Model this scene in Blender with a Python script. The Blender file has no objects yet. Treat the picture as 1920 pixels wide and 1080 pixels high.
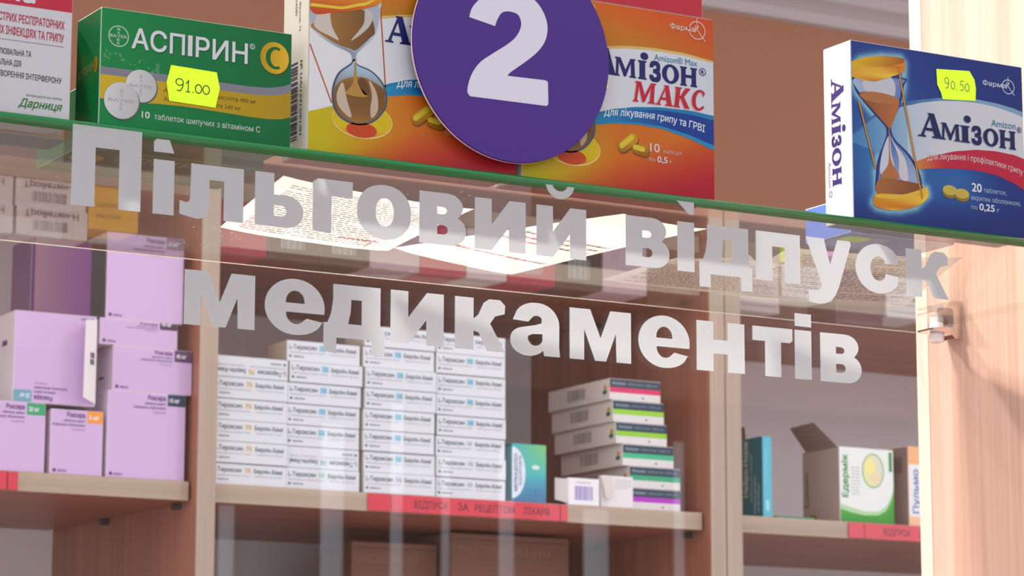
import bpy, bmesh, math, random
from mathutils import Vector, Matrix
from mathutils.geometry import tessellate_polygon, delaunay_2d_cdt
import numpy as np

random.seed(7)
SC = bpy.context.scene
COL = SC.collection
Z0 = 1.60                       # height of the lens above the floor; heights below are relative to it
MM = 0.001

# ------------------------------------------------------------------ camera
cam_d = bpy.data.cameras.new('camera')
cam = bpy.data.objects.new('camera', cam_d)
COL.objects.link(cam)
YAW, PITCH, ROLL, FPX = 0.5226225, 0.1744345, 0.0020636, 5472.9
fw = Vector((math.sin(YAW) * math.cos(PITCH), math.cos(YAW) * math.cos(PITCH), math.sin(PITCH)))
rt = Vector((math.cos(YAW), -math.sin(YAW), 0.0))
up = rt.cross(fw)
r2 = rt * math.cos(ROLL) + up * math.sin(ROLL)
u2 = up * math.cos(ROLL) - rt * math.sin(ROLL)
cam.matrix_world = Matrix(((r2.x, u2.x, -fw.x, 0), (r2.y, u2.y, -fw.y, 0), (r2.z, u2.z, -fw.z, Z0), (0, 0, 0, 1)))
cam_d.sensor_width = 36.0
cam_d.lens = FPX / 1920 * 36.0
cam_d.clip_start = 0.05
cam_d.clip_end = 60
cam_d.dof.use_dof = True
cam_d.dof.focus_distance = 1.74
cam_d.dof.aperture_fstop = 30.0
SC.camera = cam

# ------------------------------------------------------------------ world, exposure
world = bpy.data.worlds.new('world')
SC.world = world
world.use_nodes = True
bg = world.node_tree.nodes['Background']
bg.inputs['Color'].default_value = (0.94, 0.96, 1.0, 1)
bg.inputs['Strength'].default_value = 1.95
SC.view_settings.view_transform = 'Standard'
SC.view_settings.look = 'None'
SC.view_settings.exposure = 0.0
SC.view_settings.gamma = 1.0
SC.view_settings.use_curve_mapping = False
# ceiling downlights over the counter: place (relative height), aim, watts, beam angle, source size
LAMPS = [((0.30, 2.02, 1.62), (1.10, 1.62, 0.36), 9.5, 62, 0.22),
         ((0.40, 2.74, 1.62), (0.95, 1.46, 0.31), 8.6, 52, 0.16),
         ((2.15, 1.90, 1.62), (1.65, 2.85, 0.32), 3.0, 100, 0.26)]

SC.cycles.diffuse_bounces = 8

# ------------------------------------------------------------------ small helpers
def lin(c):
    def f(v):
        v = v / 255.0
        return v / 12.92 if v <= 0.04045 else ((v + 0.055) / 1.055) ** 2.4
    return (f(c[0]), f(c[1]), f(c[2]), 1.0)

def mix(a, b, t):
    t = max(0.0, min(1.0, t))
    return tuple(a[i] * (1 - t) + b[i] * t for i in range(3))

def tag(o, label=None, cat=None, group=None, kind=None):
    if label: o['label'] = label
    if cat: o['category'] = cat
    if group: o['group'] = group
    if kind: o['kind'] = kind
    return o

def empty(name, loc, label=None, cat=None, group=None, rz=0.0):
    o = bpy.data.objects.new(name, None)
    o.empty_display_size = 0.02
    COL.objects.link(o)
    o.location = loc
    o.rotation_euler = (0, 0, rz)
    return tag(o, label, cat, group)

def link_mesh(name, me, loc=(0, 0, 0), parent=None, rz=0.0):
    o = bpy.data.objects.new(name, me)
    COL.objects.link(o)
    o.location = loc
    o.rotation_euler = (0, 0, rz)
    if parent: o.parent = parent
    return o

# ------------------------------------------------------------------ materials
def new_mat(name):
    m = bpy.data.materials.new(name)
    m.use_nodes = True
    nt = m.node_tree
    return m, nt, nt.nodes['Principled BSDF'], nt.nodes['Material Output']

def plain(name, col, rough=0.5, metal=0.0, spec=0.5, coat=0.0):
    m, nt, p, out = new_mat(name)
    p.inputs['Base Color'].default_value = lin(col)
    p.inputs['Roughness'].default_value = rough
    p.inputs['Metallic'].default_value = metal
    p.inputs['Specular IOR Level'].default_value = spec
    p.inputs['Coat Weight'].default_value = coat
    n = nt.nodes.new('ShaderNodeTexNoise'); n.inputs['Scale'].default_value = 60
    b = nt.nodes.new('ShaderNodeBump'); b.inputs['Strength'].default_value = 0.03; b.inputs['Distance'].default_value = 0.002
    tc = nt.nodes.new('ShaderNodeTexCoord')
    nt.links.new(tc.outputs['Object'], n.inputs['Vector'])
    nt.links.new(n.outputs['Fac'], b.inputs['Height'])
    nt.links.new(b.outputs['Normal'], p.inputs['Normal'])
    return m

def wood(name, c1, c2, rough=0.42, axis='Z', scale=1.0):
    """laminate board with fine streaks running along one axis"""
    m, nt, p, out = new_mat(name)
    tc = nt.nodes.new('ShaderNodeTexCoord')
    mp = nt.nodes.new('ShaderNodeMapping')
    s = {'Z': (190, 190, 3.0), 'X': (3.0, 190, 190), 'Y': (190, 3.0, 190)}[axis]
    mp.inputs['Scale'].default_value = tuple(v * scale for v in s)
    n1 = nt.nodes.new('ShaderNodeTexNoise'); n1.inputs['Scale'].default_value = 1.0
    n1.inputs['Detail'].default_value = 4; n1.inputs['Roughness'].default_value = 0.65
    mp2 = nt.nodes.new('ShaderNodeMapping')
    mp2.inputs['Scale'].default_value = tuple(v * scale * 0.22 for v in s)
    n2 = nt.nodes.new('ShaderNodeTexNoise'); n2.inputs['Scale'].default_value = 1.0; n2.inputs['Detail'].default_value = 2
    add = nt.nodes.new('ShaderNodeMath'); add.operation = 'MULTIPLY_ADD'
    add.inputs[1].default_value = 0.6
    ramp = nt.nodes.new('ShaderNodeValToRGB')
    ramp.color_ramp.elements[0].position = 0.52; ramp.color_ramp.elements[0].color = lin(c2)
    ramp.color_ramp.elements[1].position = 1.02; ramp.color_ramp.elements[1].color = lin(c1)
    L = nt.links.new
    L(tc.outputs['Object'], mp.inputs['Vector']); L(mp.outputs['Vector'], n1.inputs['Vector'])
    L(tc.outputs['Object'], mp2.inputs['Vector']); L(mp2.outputs['Vector'], n2.inputs['Vector'])
    L(n1.outputs['Fac'], add.inputs[0]); L(n2.outputs['Fac'], add.inputs[2])
    L(add.outputs[0], ramp.inputs['Fac']); L(ramp.outputs['Color'], p.inputs['Base Color'])
    p.inputs['Roughness'].default_value = rough
    return m

def printed(name, rough=0.38, coat=0.0, gain=1.0, spec=0.45):
    """coated cardboard whose printed artwork is in the colour attribute"""
    m, nt, p, out = new_mat(name)
    a = nt.nodes.new('ShaderNodeAttribute'); a.attribute_name = 'Col'
    tc = nt.nodes.new('ShaderNodeTexCoord')
    n = nt.nodes.new('ShaderNodeTexNoise'); n.inputs['Scale'].default_value = 420; n.inputs['Detail'].default_value = 2
    b = nt.nodes.new('ShaderNodeBump'); b.inputs['Strength'].default_value = 0.05; b.inputs['Distance'].default_value = 0.0004
    L = nt.links.new
    L(tc.outputs['Object'], n.inputs['Vector']); L(n.outputs['Fac'], b.inputs['Height']); L(b.outputs['Normal'], p.inputs['Normal'])
    g = nt.nodes.new('ShaderNodeVectorMath'); g.operation = 'SCALE'; g.inputs['Scale'].default_value = gain
    L(a.outputs['Color'], g.inputs[0]); L(g.outputs[0], p.inputs['Base Color'])
    p.inputs['Roughness'].default_value = rough
    p.inputs['Specular IOR Level'].default_value = spec
    p.inputs['Coat Weight'].default_value = coat
    return m

def sheet_glass(name, tint, r0=0.04, dust=0.0, gain=1.0):
    """thin clear glass: what lies behind passes straight through, with angle-dependent mirror reflection"""
    m, nt, p, out = new_mat(name)
    nt.nodes.remove(p)
    L = nt.links.new
    geo = nt.nodes.new('ShaderNodeNewGeometry')
    dot = nt.nodes.new('ShaderNodeVectorMath'); dot.operation = 'DOT_PRODUCT'
    ab = nt.nodes.new('ShaderNodeMath'); ab.operation = 'ABSOLUTE'
    one = nt.nodes.new('ShaderNodeMath'); one.operation = 'SUBTRACT'; one.inputs[0].default_value = 1.0; one.use_clamp = True
    pw = nt.nodes.new('ShaderNodeMath'); pw.operation = 'POWER'; pw.inputs[1].default_value = 5.0
    ma = nt.nodes.new('ShaderNodeMath'); ma.operation = 'MULTIPLY_ADD'; ma.inputs[1].default_value = (1 - r0) * gain; ma.inputs[2].default_value = r0
    ma.use_clamp = True
    L(geo.outputs['Normal'], dot.inputs[0]); L(geo.outputs['Incoming'], dot.inputs[1])
    L(dot.outputs['Value'], ab.inputs[0]); L(ab.outputs[0], one.inputs[1]); L(one.outputs[0], pw.inputs[0]); L(pw.outputs[0], ma.inputs[0])
    tr = nt.nodes.new('ShaderNodeBsdfTransparent'); tr.inputs['Color'].default_value = (*tint, 1)
    gl = nt.nodes.new('ShaderNodeBsdfGlossy'); gl.inputs['Roughness'].default_value = 0.0; gl.inputs['Color'].default_value = (0.97, 1, 0.985, 1)
    mx = nt.nodes.new('ShaderNodeMixShader')
    L(ma.outputs[0], mx.inputs['Fac']); L(tr.outputs[0], mx.inputs[1]); L(gl.outputs[0], mx.inputs[2])
    last = mx
    if dust:
        tc = nt.nodes.new('ShaderNodeTexCoord')
        vo = nt.nodes.new('ShaderNodeTexVoronoi'); vo.inputs['Scale'].default_value = 150
        ramp = nt.nodes.new('ShaderNodeValToRGB')
        ramp.color_ramp.elements[0].position = 0.07; ramp.color_ramp.elements[0].color = (1, 1, 1, 1)
        ramp.color_ramp.elements[1].position = 0.11; ramp.color_ramp.elements[1].color = (0, 0, 0, 1)
        no = nt.nodes.new('ShaderNodeTexNoise'); no.inputs['Scale'].default_value = 9
        r2_ = nt.nodes.new('ShaderNodeValToRGB')
        r2_.color_ramp.elements[0].position = 0.5; r2_.color_ramp.elements[1].position = 0.62
        mu = nt.nodes.new('ShaderNodeMath'); mu.operation = 'MULTIPLY'
        mu2 = nt.nodes.new('ShaderNodeMath'); mu2.operation = 'MULTIPLY_ADD'; mu2.inputs[1].default_value = dust; mu2.inputs[2].default_value = dust * 0.035
        df = nt.nodes.new('ShaderNodeBsdfTranslucent'); df.inputs['Color'].default_value = (0.9, 0.88, 0.86, 1)
        df2 = nt.nodes.new('ShaderNodeBsdfDiffuse'); df2.inputs['Color'].default_value = (0.9, 0.88, 0.86, 1)
        dm = nt.nodes.new('ShaderNodeMixShader'); dm.inputs['Fac'].default_value = 0.5
        m2 = nt.nodes.new('ShaderNodeMixShader')
        L(tc.outputs['Object'], vo.inputs['Vector']); L(vo.outputs['Distance'], ramp.inputs['Fac'])
        L(tc.outputs['Object'], no.inputs['Vector']); L(no.outputs['Fac'], r2_.inputs['Fac'])
        L(ramp.outputs['Color'], mu.inputs[0]); L(r2_.outputs['Color'], mu.inputs[1]); L(mu.outputs[0], mu2.inputs[0])
        L(df.outputs[0], dm.inputs[1]); L(df2.outputs[0], dm.inputs[2])
        L(mu2.outputs[0], m2.inputs['Fac']); L(mx.outputs[0], m2.inputs[1]); L(dm.outputs[0], m2.inputs[2])
        last = m2
    L(last.outputs[0], out.inputs['Surface'])
    return m

def sheet_translucent(name, col, t=0.5, attr=False):
    """paper or vinyl film: reflects and lets light glow through"""
    m, nt, p, out = new_mat(name)
    nt.nodes.remove(p)
    d = nt.nodes.new('ShaderNodeBsdfDiffuse'); d.inputs['Color'].default_value = lin(col)
    tl = nt.nodes.new('ShaderNodeBsdfTranslucent'); tl.inputs['Color'].default_value = lin(col)
    if attr:
        a = nt.nodes.new('ShaderNodeAttribute'); a.attribute_name = 'Col'
        nt.links.new(a.outputs['Color'], d.inputs['Color']); nt.links.new(a.outputs['Color'], tl.inputs['Color'])
    mx = nt.nodes.new('ShaderNodeMixShader'); mx.inputs['Fac'].default_value = t
    nt.links.new(d.outputs[0], mx.inputs[1]); nt.links.new(tl.outputs[0], mx.inputs[2]); nt.links.new(mx.outputs[0], out.inputs['Surface'])
    return m

def glow(name, col, strength):
    m, nt, p, out = new_mat(name)
    p.inputs['Base Color'].default_value = (0.8, 0.8, 0.8, 1)
    p.inputs['Emission Color'].default_value = lin(col)
    p.inputs['Emission Strength'].default_value = strength
    return m

M = dict(
    card=printed('coated_card', 0.36), gloss_dim=printed('dimmed_glossy_card', 0.36, 0.0, 0.52, 0.18), front_dim=printed('dimmed_front_card', 0.45, 0.0, 0.48, 0.3), matt=printed('matt_card', 0.6),  # foreground prints darkened to stand in for weaker light falling on them
    sticker=printed('fluorescent_paper', 0.7),
    panel=wood('pale_maple_laminate', (218, 178, 160), (186, 140, 122), 0.45),
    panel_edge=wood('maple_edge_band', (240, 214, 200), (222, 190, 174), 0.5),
    cab=wood('brown_beech_laminate', (180, 122, 100), (152, 98, 78), 0.4),
    cab_x=wood('brown_beech_laminate_shelf', (186, 126, 104), (158, 102, 82), 0.4, 'X'),
    edge_z=wood('greige_edge_band', (178, 158, 144), (154, 134, 120), 0.45, 'Z'),
    edge_x=wood('greige_edge_band_shelf', (178, 158, 142), (154, 134, 118), 0.45, 'X'),
    back=plain('white_hardboard', (242, 242, 248), 0.6),
    wall=plain('tan_wall_paint', (168, 118, 92), 0.8),
    wallf=plain('hall_wall_paint', (150, 112, 98), 0.8),
    ceil=plain('white_ceiling_paint', (232, 226, 222), 0.85),
    cornice=plain('cornice_plaster', (184, 174, 178), 0.6),
    floor=plain('floor_tile', (170, 150, 138), 0.35),
    shelf_glass=sheet_glass('float_glass_shelf', (0.90, 0.95, 0.925), 0.06, dust=0.0, gain=1.08),
    shelf_top=sheet_glass('dusty_glass_top', (0.99, 1.0, 0.995), 0.0, dust=0.75, gain=0.0),
    pane_glass=sheet_glass('float_glass_pane', (0.975, 0.985, 0.98), 0.043),
    glass_edge=plain('green_glass_edge', (2, 96, 44), 0.14, 0.0, 0.25, 0.0),
    glass_back=plain('pale_glass_edge', (222, 205, 190), 0.3),
    pane_edge=plain('pane_glass_edge', (70, 168, 118), 0.18, 0, 0.6, 0.3),
    vinyl=sheet_translucent('white_vinyl_film', (190, 190, 194), 0.54),
    paper_dim=sheet_translucent('dimmed_white_paper', (244, 238, 232), 0.08, attr=True),  # copy of the white paper passing less light, dimmed as if unlit
    paper=sheet_translucent('white_paper', (244, 238, 232), 0.6, attr=True),
    purple=plain('purple_acrylic', (56, 24, 104), 0.4, 0.0, 0.25),
    acry=plain('pale_acrylic_edge', (222, 190, 214), 0.35),
    white=plain('white_vinyl_numeral', (174, 170, 184), 0.4),
    chrome=plain('chrome', (225, 215, 210), 0.16, 1.0),
    rubber=plain('white_plastic', (240, 232, 236), 0.35),
    dark=plain('dark_plastic', (50, 45, 46), 0.5),
    red=printed('red_label_plastic', 0.3, 0.4),
    counter=wood('counter_laminate', (214, 180, 162), (190, 154, 136), 0.4, 'X'),
    lampw=plain('white_metal', (235, 235, 232), 0.4),
    lampg=glow('lamp_diffuser', (255, 246, 236), 14.0),
    sky=glow('daylight_pane', (224, 230, 246), 1.25),
    curtain=plain('window_blind', (120, 96, 90), 0.85),
)

# ------------------------------------------------------------------ solid builder
class MB:
    def __init__(self): self.bm = bmesh.new()
    def box(self, x0, x1, y0, y1, z0, z1, bevel=0.0):
        r = bmesh.ops.create_cube(self.bm, size=1.0)
        vs = r['verts']
        for v in vs:
            v.co = Vector(((x0 + x1) / 2 + v.co.x * (x1 - x0), (y0 + y1) / 2 + v.co.y * (y1 - y0), (z0 + z1) / 2 + v.co.z * (z1 - z0)))
        if bevel:
            es = list({e for v in vs for e in v.link_edges})
            bmesh.ops.bevel(self.bm, geom=es, offset=bevel, segments=2, profile=0.6, affect='EDGES')
        return self
    def prism(self, pts, axis, a, b):
        """closed outline extruded along an axis; pts are the two other coordinates in order"""
        def P(p, t):
            if axis == 'X': return (t, p[0], p[1])
            if axis == 'Y': return (p[0], t, p[1])
            return (p[0], p[1], t)
        A = [self.bm.verts.new(P(p, a)) for p in pts]
        B = [self.bm.verts.new(P(p, b)) for p in pts]
        n = len(pts)
        self.bm.faces.new(A); self.bm.faces.new(B[::-1])
        for i in range(n):
            self.bm.faces.new((A[i], B[i], B[(i + 1) % n], A[(i + 1) % n]))
        return self
    def cyl(self, c, r, h, axis='Z', seg=24, r2=None, bevel=0.0):
        m = Matrix.Translation(c)
        if axis == 'X': m = m @ Matrix.Rotation(math.pi / 2, 4, 'Y')
        if axis == 'Y': m = m @ Matrix.Rotation(math.pi / 2, 4, 'X')
        res = bmesh.ops.create_cone(self.bm, cap_ends=True, cap_tris=False, segments=seg, radius1=r, radius2=r if r2 is None else r2, depth=h, matrix=m)
        if bevel:
            es = [e for e in {e for v in res['verts'] for e in v.link_edges} if e.calc_face_angle(0) > 0.9]
            bmesh.ops.bevel(self.bm, geom=es, offset=bevel, segments=2, profile=0.5, affect='EDGES')
        return self
    def build(self, name, mat, parent=None, loc=(0, 0, 0), smooth=False, rz=0.0):
        bmesh.ops.recalc_face_normals(self.bm, faces=self.bm.faces)
        me = bpy.data.meshes.new(name)
        self.bm.to_mesh(me); self.bm.free()
        for m in (mat if isinstance(mat, (list, tuple)) else [mat]): me.materials.append(m)
        if smooth:
            for p in me.polygons: p.use_smooth = True
        return link_mesh(name, me, loc, parent, rz)

# ------------------------------------------------------------------ print builder (artwork on cardboard)
_txt = {}
_glyph = {}
def fill_outline(loops, e):
    """clean triangles of letter outlines, thickened by e: overlaps are merged, so no face lies on another"""
    pts, edges, segs = [], [], []
    shifts = [(0, 0)] if e <= 0 else [(0, 0), (-e, -e), (e, -e), (-e, e), (e, e)]
    for dx, dy in shifts:
        for l in loops:
            b = len(pts); n = len(l)
            pts += [Vector((x + dx, y + dy)) for x, y in l]
            edges += [(b + i, b + (i + 1) % n) for i in range(n)]
    segs = np.array([(pts[a].x, pts[a].y, pts[b].x, pts[b].y) for a, b in edges])
    V, _, F = delaunay_2d_cdt(pts, edges, [], 0, 1e-6)[:3]
    V = [(v.x, v.y) for v in V]
    keep = []
    for f in F:
        cx = sum(V[i][0] for i in f) / 3; cy = sum(V[i][1] for i in f) / 3
        x0, y0, x1, y1 = segs.T
        isl = (x1 - x0) * (cy - y0) - (cx - x0) * (y1 - y0)
        w = int(((y0 <= cy) & (y1 > cy) & (isl > 0)).sum()) - int(((y0 > cy) & (y1 <= cy) & (isl < 0)).sum())
        if w != 0: keep.append(tuple(f))
    return V, keep

def text_shape(body, bold=0.0, shear=0.0):
    key = (body, bold, shear)
    if key in _txt: return _txt[key]
    cu = bpy.data.curves.new('t', 'FONT')
    cu.body = body; cu.size = 1.0; cu.resolution_u = 3; cu.fill_mode = 'NONE'
    o = bpy.data.objects.new('t', cu); COL.objects.link(o)
    me = bpy.data.meshes.new_from_object(o.evaluated_get(bpy.context.evaluated_depsgraph_get()))
    co = [(v.co.x, v.co.y) for v in me.vertices]
    nxt = {e.vertices[0]: e.vertices[1] for e in me.edges}
    bpy.data.objects.remove(o); bpy.data.curves.remove(cu); bpy.data.meshes.remove(me)
    loops, seen = [], set()
    for i in range(len(co)):
        if i in seen: continue
        l, k = [], i
        while k not in seen and k in nxt:
            seen.add(k); l.append(co[k]); k = nxt[k]
        if len(l) > 2: loops.append(l)
    # group the outlines that share a column of the line of text: one group per letter
    loops.sort(key=lambda l: min(p[0] for p in l))
    groups, right = [], -1e9
    for l in loops:
        if min(p[0] for p in l) < right - 0.02 and groups: groups[-1].append(l)
        else: groups.append([l]); right = -1e9
        right = max(right, max(p[0] for p in l))
    vs, fs = [], []
    for g in groups:
        ox = min(p[0] for l in g for p in l)
        rel = [[(round(x - ox, 4), round(y, 4)) for x, y in l] for l in g]
        gk = (bold, tuple(tuple(l) for l in rel))
        if gk not in _glyph: _glyph[gk] = fill_outline(rel, bold * 0.9 if bold >= 0.01 else 0.0)
        V, F = _glyph[gk]
        b = len(vs)
        vs += [(x + ox + shear * y, y) for x, y in V]
        fs += [tuple(b + i for i in f) for f in F]
    xs = [v[0] for v in vs] or [0, 1]
    _txt[key] = (vs, fs, min(xs), max(xs))
    return _txt[key]
CAP = 0.729
def ell(cx, cy, rx, ry, n=40, a0=0.0, a1=2 * math.pi):
    full = abs(a1 - a0 - 2 * math.pi) < 1e-6
    k = n if full else n + 1
    return [(cx + rx * math.cos(a0 + (a1 - a0) * i / n), cy + ry * math.sin(a0 + (a1 - a0) * i / n)) for i in range(k)]
def sup(cx, cy, rx, ry, p=2.3, n=48):
    o = []
    for i in range(n):
        a = 2 * math.pi * i / n
        c, s = math.cos(a), math.sin(a)
        o.append((cx + rx * math.copysign(abs(c) ** (2 / p), c), cy + ry * math.copysign(abs(s) ** (2 / p), s)))
    return o

class Art:
    """collects coloured flat shapes laid on the faces of one object; millimetres"""
    def __init__(self, w=0, d=0, h=0):
        self.v, self.f, self.c = [], [], []
        self.w, self.d, self.h = w, d, h
        self.frames = dict(
            front=((-w / 2, -d / 2, 0), (1, 0, 0), (0, 0, 1), (0, -1, 0)),
            left=((-w / 2, d / 2, 0), (0, -1, 0), (0, 0, 1), (-1, 0, 0)),
            right=((w / 2, -d / 2, 0), (0, 1, 0), (0, 0, 1), (1, 0, 0)),
            back=((w / 2, d / 2, 0), (-1, 0, 0), (0, 0, 1), (0, 1, 0)),
            top=((-w / 2, -d / 2, h), (1, 0, 0), (0, 1, 0), (0, 0, 1)),
            bottom=((-w / 2, d / 2, 0), (1, 0, 0), (0, -1, 0), (0, 0, -1)))
        self.face = 'front'; self.layer = 1.0
        self.flip = False
    def P(self, u, v):
        O, U, V, N = self.frames[self.face]
        if self.flip:
            W = self.d if self.face in ('left', 'right') else self.w
            H = self.d if self.face in ('top', 'bottom') else self.h
            u, v = W - u, H - v
        k = 0.05 * self.layer
        return tuple(O[i] + U[i] * u + V[i] * v + N[i] * k for i in range(3))
    def add(self, pts, faces, color):
        b = len(self.v)
        for p in pts:
            self.v.append(self.P(*p)); self.c.append(lin(color(*p) if callable(color) else color))
        O, U, V, N = self.frames[self.face]
        n = Vector(N)
        for f in faces:
            g = [b + i for i in f]
            q = [Vector(self.v[i]) for i in g]
            area = sum(((q[i] - q[0]).cross(q[i + 1] - q[0]).dot(n) for i in range(1, len(q) - 1)))
            if area < 0: g.reverse()
            self.f.append(tuple(g))
    def poly(self, loops, color, layer=None):
        if layer is not None: self.layer = layer
        if loops and isinstance(loops[0][0], (int, float)): loops = [loops]
        L3 = [[Vector((p[0], p[1], 0)) for p in l] for l in loops]
        tris = tessellate_polygon(L3)
        self.add([p for l in loops for p in l], [tuple(t) for t in tris], color)
    def blob(self, pts, color, layer=None):
        """closed outline rounded through its points"""
        n = len(pts); q = []
        for i in range(n):
            p0, p1, p2, p3 = pts[i - 1], pts[i], pts[(i + 1) % n], pts[(i + 2) % n]
            for k in range(5):
                t = k / 5
                q.append(tuple(0.5 * (2 * p1[c] + (p2[c] - p0[c]) * t + (2 * p0[c] - 5 * p1[c] + 4 * p2[c] - p3[c]) * t * t + (3 * p1[c] - p0[c] - 3 * p2[c] + p3[c]) * t ** 3) for c in (0, 1)))
        self.poly([[(max(0.4, min(self.w - 0.4, u)), max(0.4, min(self.h - 0.4, v))) for u, v in q]], color, layer)
    def rect(self, u0, v0, u1, v1, color, layer=None):
        if layer is not None: self.layer = layer
        self.add([(u0, v0), (u1, v0), (u1, v1), (u0, v1)], [(0, 1, 2, 3)], color)
    def grid(self, u0, v0, u1, v1, nu, nv, color, layer=None):
        if layer is not None: self.layer = layer
        pts = [(u0 + (u1 - u0) * i / nu, v0 + (v1 - v0) * j / nv) for j in range(nv + 1) for i in range(nu + 1)]
        fs = [(j * (nu + 1) + i, j * (nu + 1) + i + 1, (j + 1) * (nu + 1) + i + 1, (j + 1) * (nu + 1) + i) for j in range(nv) for i in range(nu)]
        self.add(pts, fs, color)
    def band(self, top, bot, color, layer=None, n=24):
        """area between two curves given as (u, v) samples"""
        if layer is not None: self.layer = layer
        u0 = max(top[0][0], bot[0][0]); u1 = min(top[-1][0], bot[-1][0])
        pts = []
        for i in range(n + 1):
            u = u0 + (u1 - u0) * i / n
            pts += [(u, interp(bot, u)), (u, interp(top, u))]
        self.add(pts, [(2 * i, 2 * i + 2, 2 * i + 3, 2 * i + 1) for i in range(n)], color)
    def stroke(self, pts, width, color, layer=None):
        if layer is not None: self.layer = layer
        base = self.layer
        for i, (a, b) in enumerate(zip(pts, pts[1:])):
            self.layer = base + 0.4 * (i % 2)
            dx, dy = b[0] - a[0], b[1] - a[1]
            l = math.hypot(dx, dy) or 1
            nx, ny = -dy / l * width / 2, dx / l * width / 2
            ex, ey = dx / l * width * 0.3, dy / l * width * 0.3
            self.add([(a[0] - ex + nx, a[1] - ey + ny), (a[0] - ex - nx, a[1] - ey - ny), (b[0] + ex - nx, b[1] + ey - ny), (b[0] + ex + nx, b[1] + ey + ny)], [(0, 1, 2, 3)], color)
        self.layer = base
    def text(self, s, u0, u1, v, cap, color, bold=0.0, shear=0.0, layer=None, rot=0, warp=None):
        """text fitted between u0 and u1 on baseline v; rot 90 runs up the face, -90 down it (u0,u1 then along that axis)"""
        if layer is not None: self.layer = layer
        vs, fs, a, b = text_shape(s, bold, shear)
        k = (u1 - u0) / (b - a); q = cap / CAP
        pts = []
        for x, y in vs:
            U, V = u0 + (x - a) * k, v + y * q
            if rot == 90: U, V = v - y * q, u0 + (x - a) * k
            elif rot == -90: U, V = v + y * q, u1 - (x - a) * k
            if warp: V += warp(U)
            pts.append((U, V))
        self.add(pts, fs, color)
    def glyphs(self, shapes, u0, u1, v, h, color, layer=None, rot=0, italic=0.0):
        """custom letter outlines; shapes is a list of loops in a unit box"""
        if layer is not None: self.layer = layer
        loops = []
        for l in shapes:
            q = []
            for x, y in l:
                U, V = u0 + (u1 - u0) * x + italic * y * h, v + h * y
                if rot == -90: U, V = v + h * y, u1 - (u1 - u0) * x
                q.append((U, V))
            loops.append(q)
        self.poly(loops, color)
    def barcode(self, u0, v0, u1, v1, color=(60, 60, 70), vertical=False, layer=None, seed=1):
        if layer is not None: self.layer = layer
        rnd = random.Random(seed)
        a, b = (v0, v1) if vertical else (u0, u1)
        t = a
        while t < b:
            w = rnd.choice((0.35, 0.35, 0.7, 1.0)) * (b - a) / 28
            e = min(t + w, b)
            if vertical: self.rect(u0, t, u1, e, color)
            else: self.rect(t, v0, e, v1, color)
            t = e + rnd.choice((0.4, 0.6, 0.9)) * (b - a) / 28
    def lines(self, u0, u1, v0, v1, n, color, hgt=0.5, seed=1, layer=None):
        """rows of unreadably small print"""
        if layer is not None: self.layer = layer
        rnd = random.Random(seed)
        for i in range(n):
            v = v1 - (v1 - v0) * (i / max(1, n - 1))
            u = u0
            end = u1 - (rnd.random() * 0.25 * (u1 - u0) if i % 4 == 3 else 0)
            while u < end:
                w = (0.5 + rnd.random() * 1.6) * hgt * 3.0
                self.rect(u, v, min(u + w, end), v + hgt, color)
                u += w + hgt * 0.8
    def body(self, faces, edge=None, bevel=0.6):
        """the closed carton itself with softened edges"""
        bm = bmesh.new()
        bmesh.ops.create_cube(bm, size=1.0)
        for v in bm.verts:
            v.co = Vector((v.co.x * self.w, v.co.y * self.d, (v.co.z + 0.5) * self.h))
        bmesh.ops.bevel(bm, geom=list(bm.edges), offset=bevel, segments=1, profile=0.5, affect='EDGES')
        bmesh.ops.recalc_face_normals(bm, faces=bm.faces)
        names = {'front': (0, -1, 0), 'back': (0, 1, 0), 'left': (-1, 0, 0), 'right': (1, 0, 0), 'top': (0, 0, 1), 'bottom': (0, 0, -1)}
        for f in bm.faces:
            best, bd = None, 0
            for k, n in names.items():
                dd = f.normal.dot(Vector(n))
                if dd > bd: best, bd = k, dd
            col = faces.get(best, faces.get('all'))
            if bd < 0.95 and edge: col = edge
            b = len(self.v)
            for v in f.verts:
                self.v.append(tuple(v.co)); self.c.append(lin(col))
            self.f.append(tuple(range(b, b + len(f.verts))))
        bm.free()
    def slab(self, pts3, thick, color, normal):
        """a thin card flap: quad corner points (mm) given thickness along normal"""
        n = Vector(normal).normalized() * thick
        A = [Vector(p) for p in pts3]; B = [p + n for p in A]
        b = len(self.v)
        for p in A + B: self.v.append(tuple(p)); self.c.append(lin(color))
        k = len(A)
        self.f.append(tuple(b + i for i in range(k))[::-1]); self.f.append(tuple(b + k + i for i in range(k)))
        for i in range(k):
            j = (i + 1) % k
            self.f.append((b + i, b + j, b + k + j, b + k + i))
    def mesh(self, name, mat):
        me = bpy.data.meshes.new(name)
        me.from_pydata([(x * MM, y * MM, z * MM) for x, y, z in self.v], [], self.f)
        at = me.color_attributes.new('Col', 'FLOAT_COLOR', 'POINT')
        at.data.foreach_set('color', [k for c in self.c for k in c])
        me.materials.append(mat)
        me.update()
        return me
    def build(self, name, mat, loc=(0, 0, 0), parent=None, rz=0.0):
        return link_mesh(name, self.mesh(name, mat), loc, parent, rz)

def interp(c, u):
    if u <= c[0][0]: return c[0][1]
    for (a, b) in zip(c, c[1:]):
        if u <= b[0]:
            t = (u - a[0]) / (b[0] - a[0])
            t = t * t * (3 - 2 * t) * 0.35 + t * 0.65
            return a[1] + (b[1] - a[1]) * t
    return c[-1][1]

def place(w, d, x0, yfront, z):
    """base-centre location (metres) of a carton with its front-left edge at x0"""
    return (x0 + w / 2 * MM, yfront + d / 2 * MM, Z0 + z)

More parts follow.
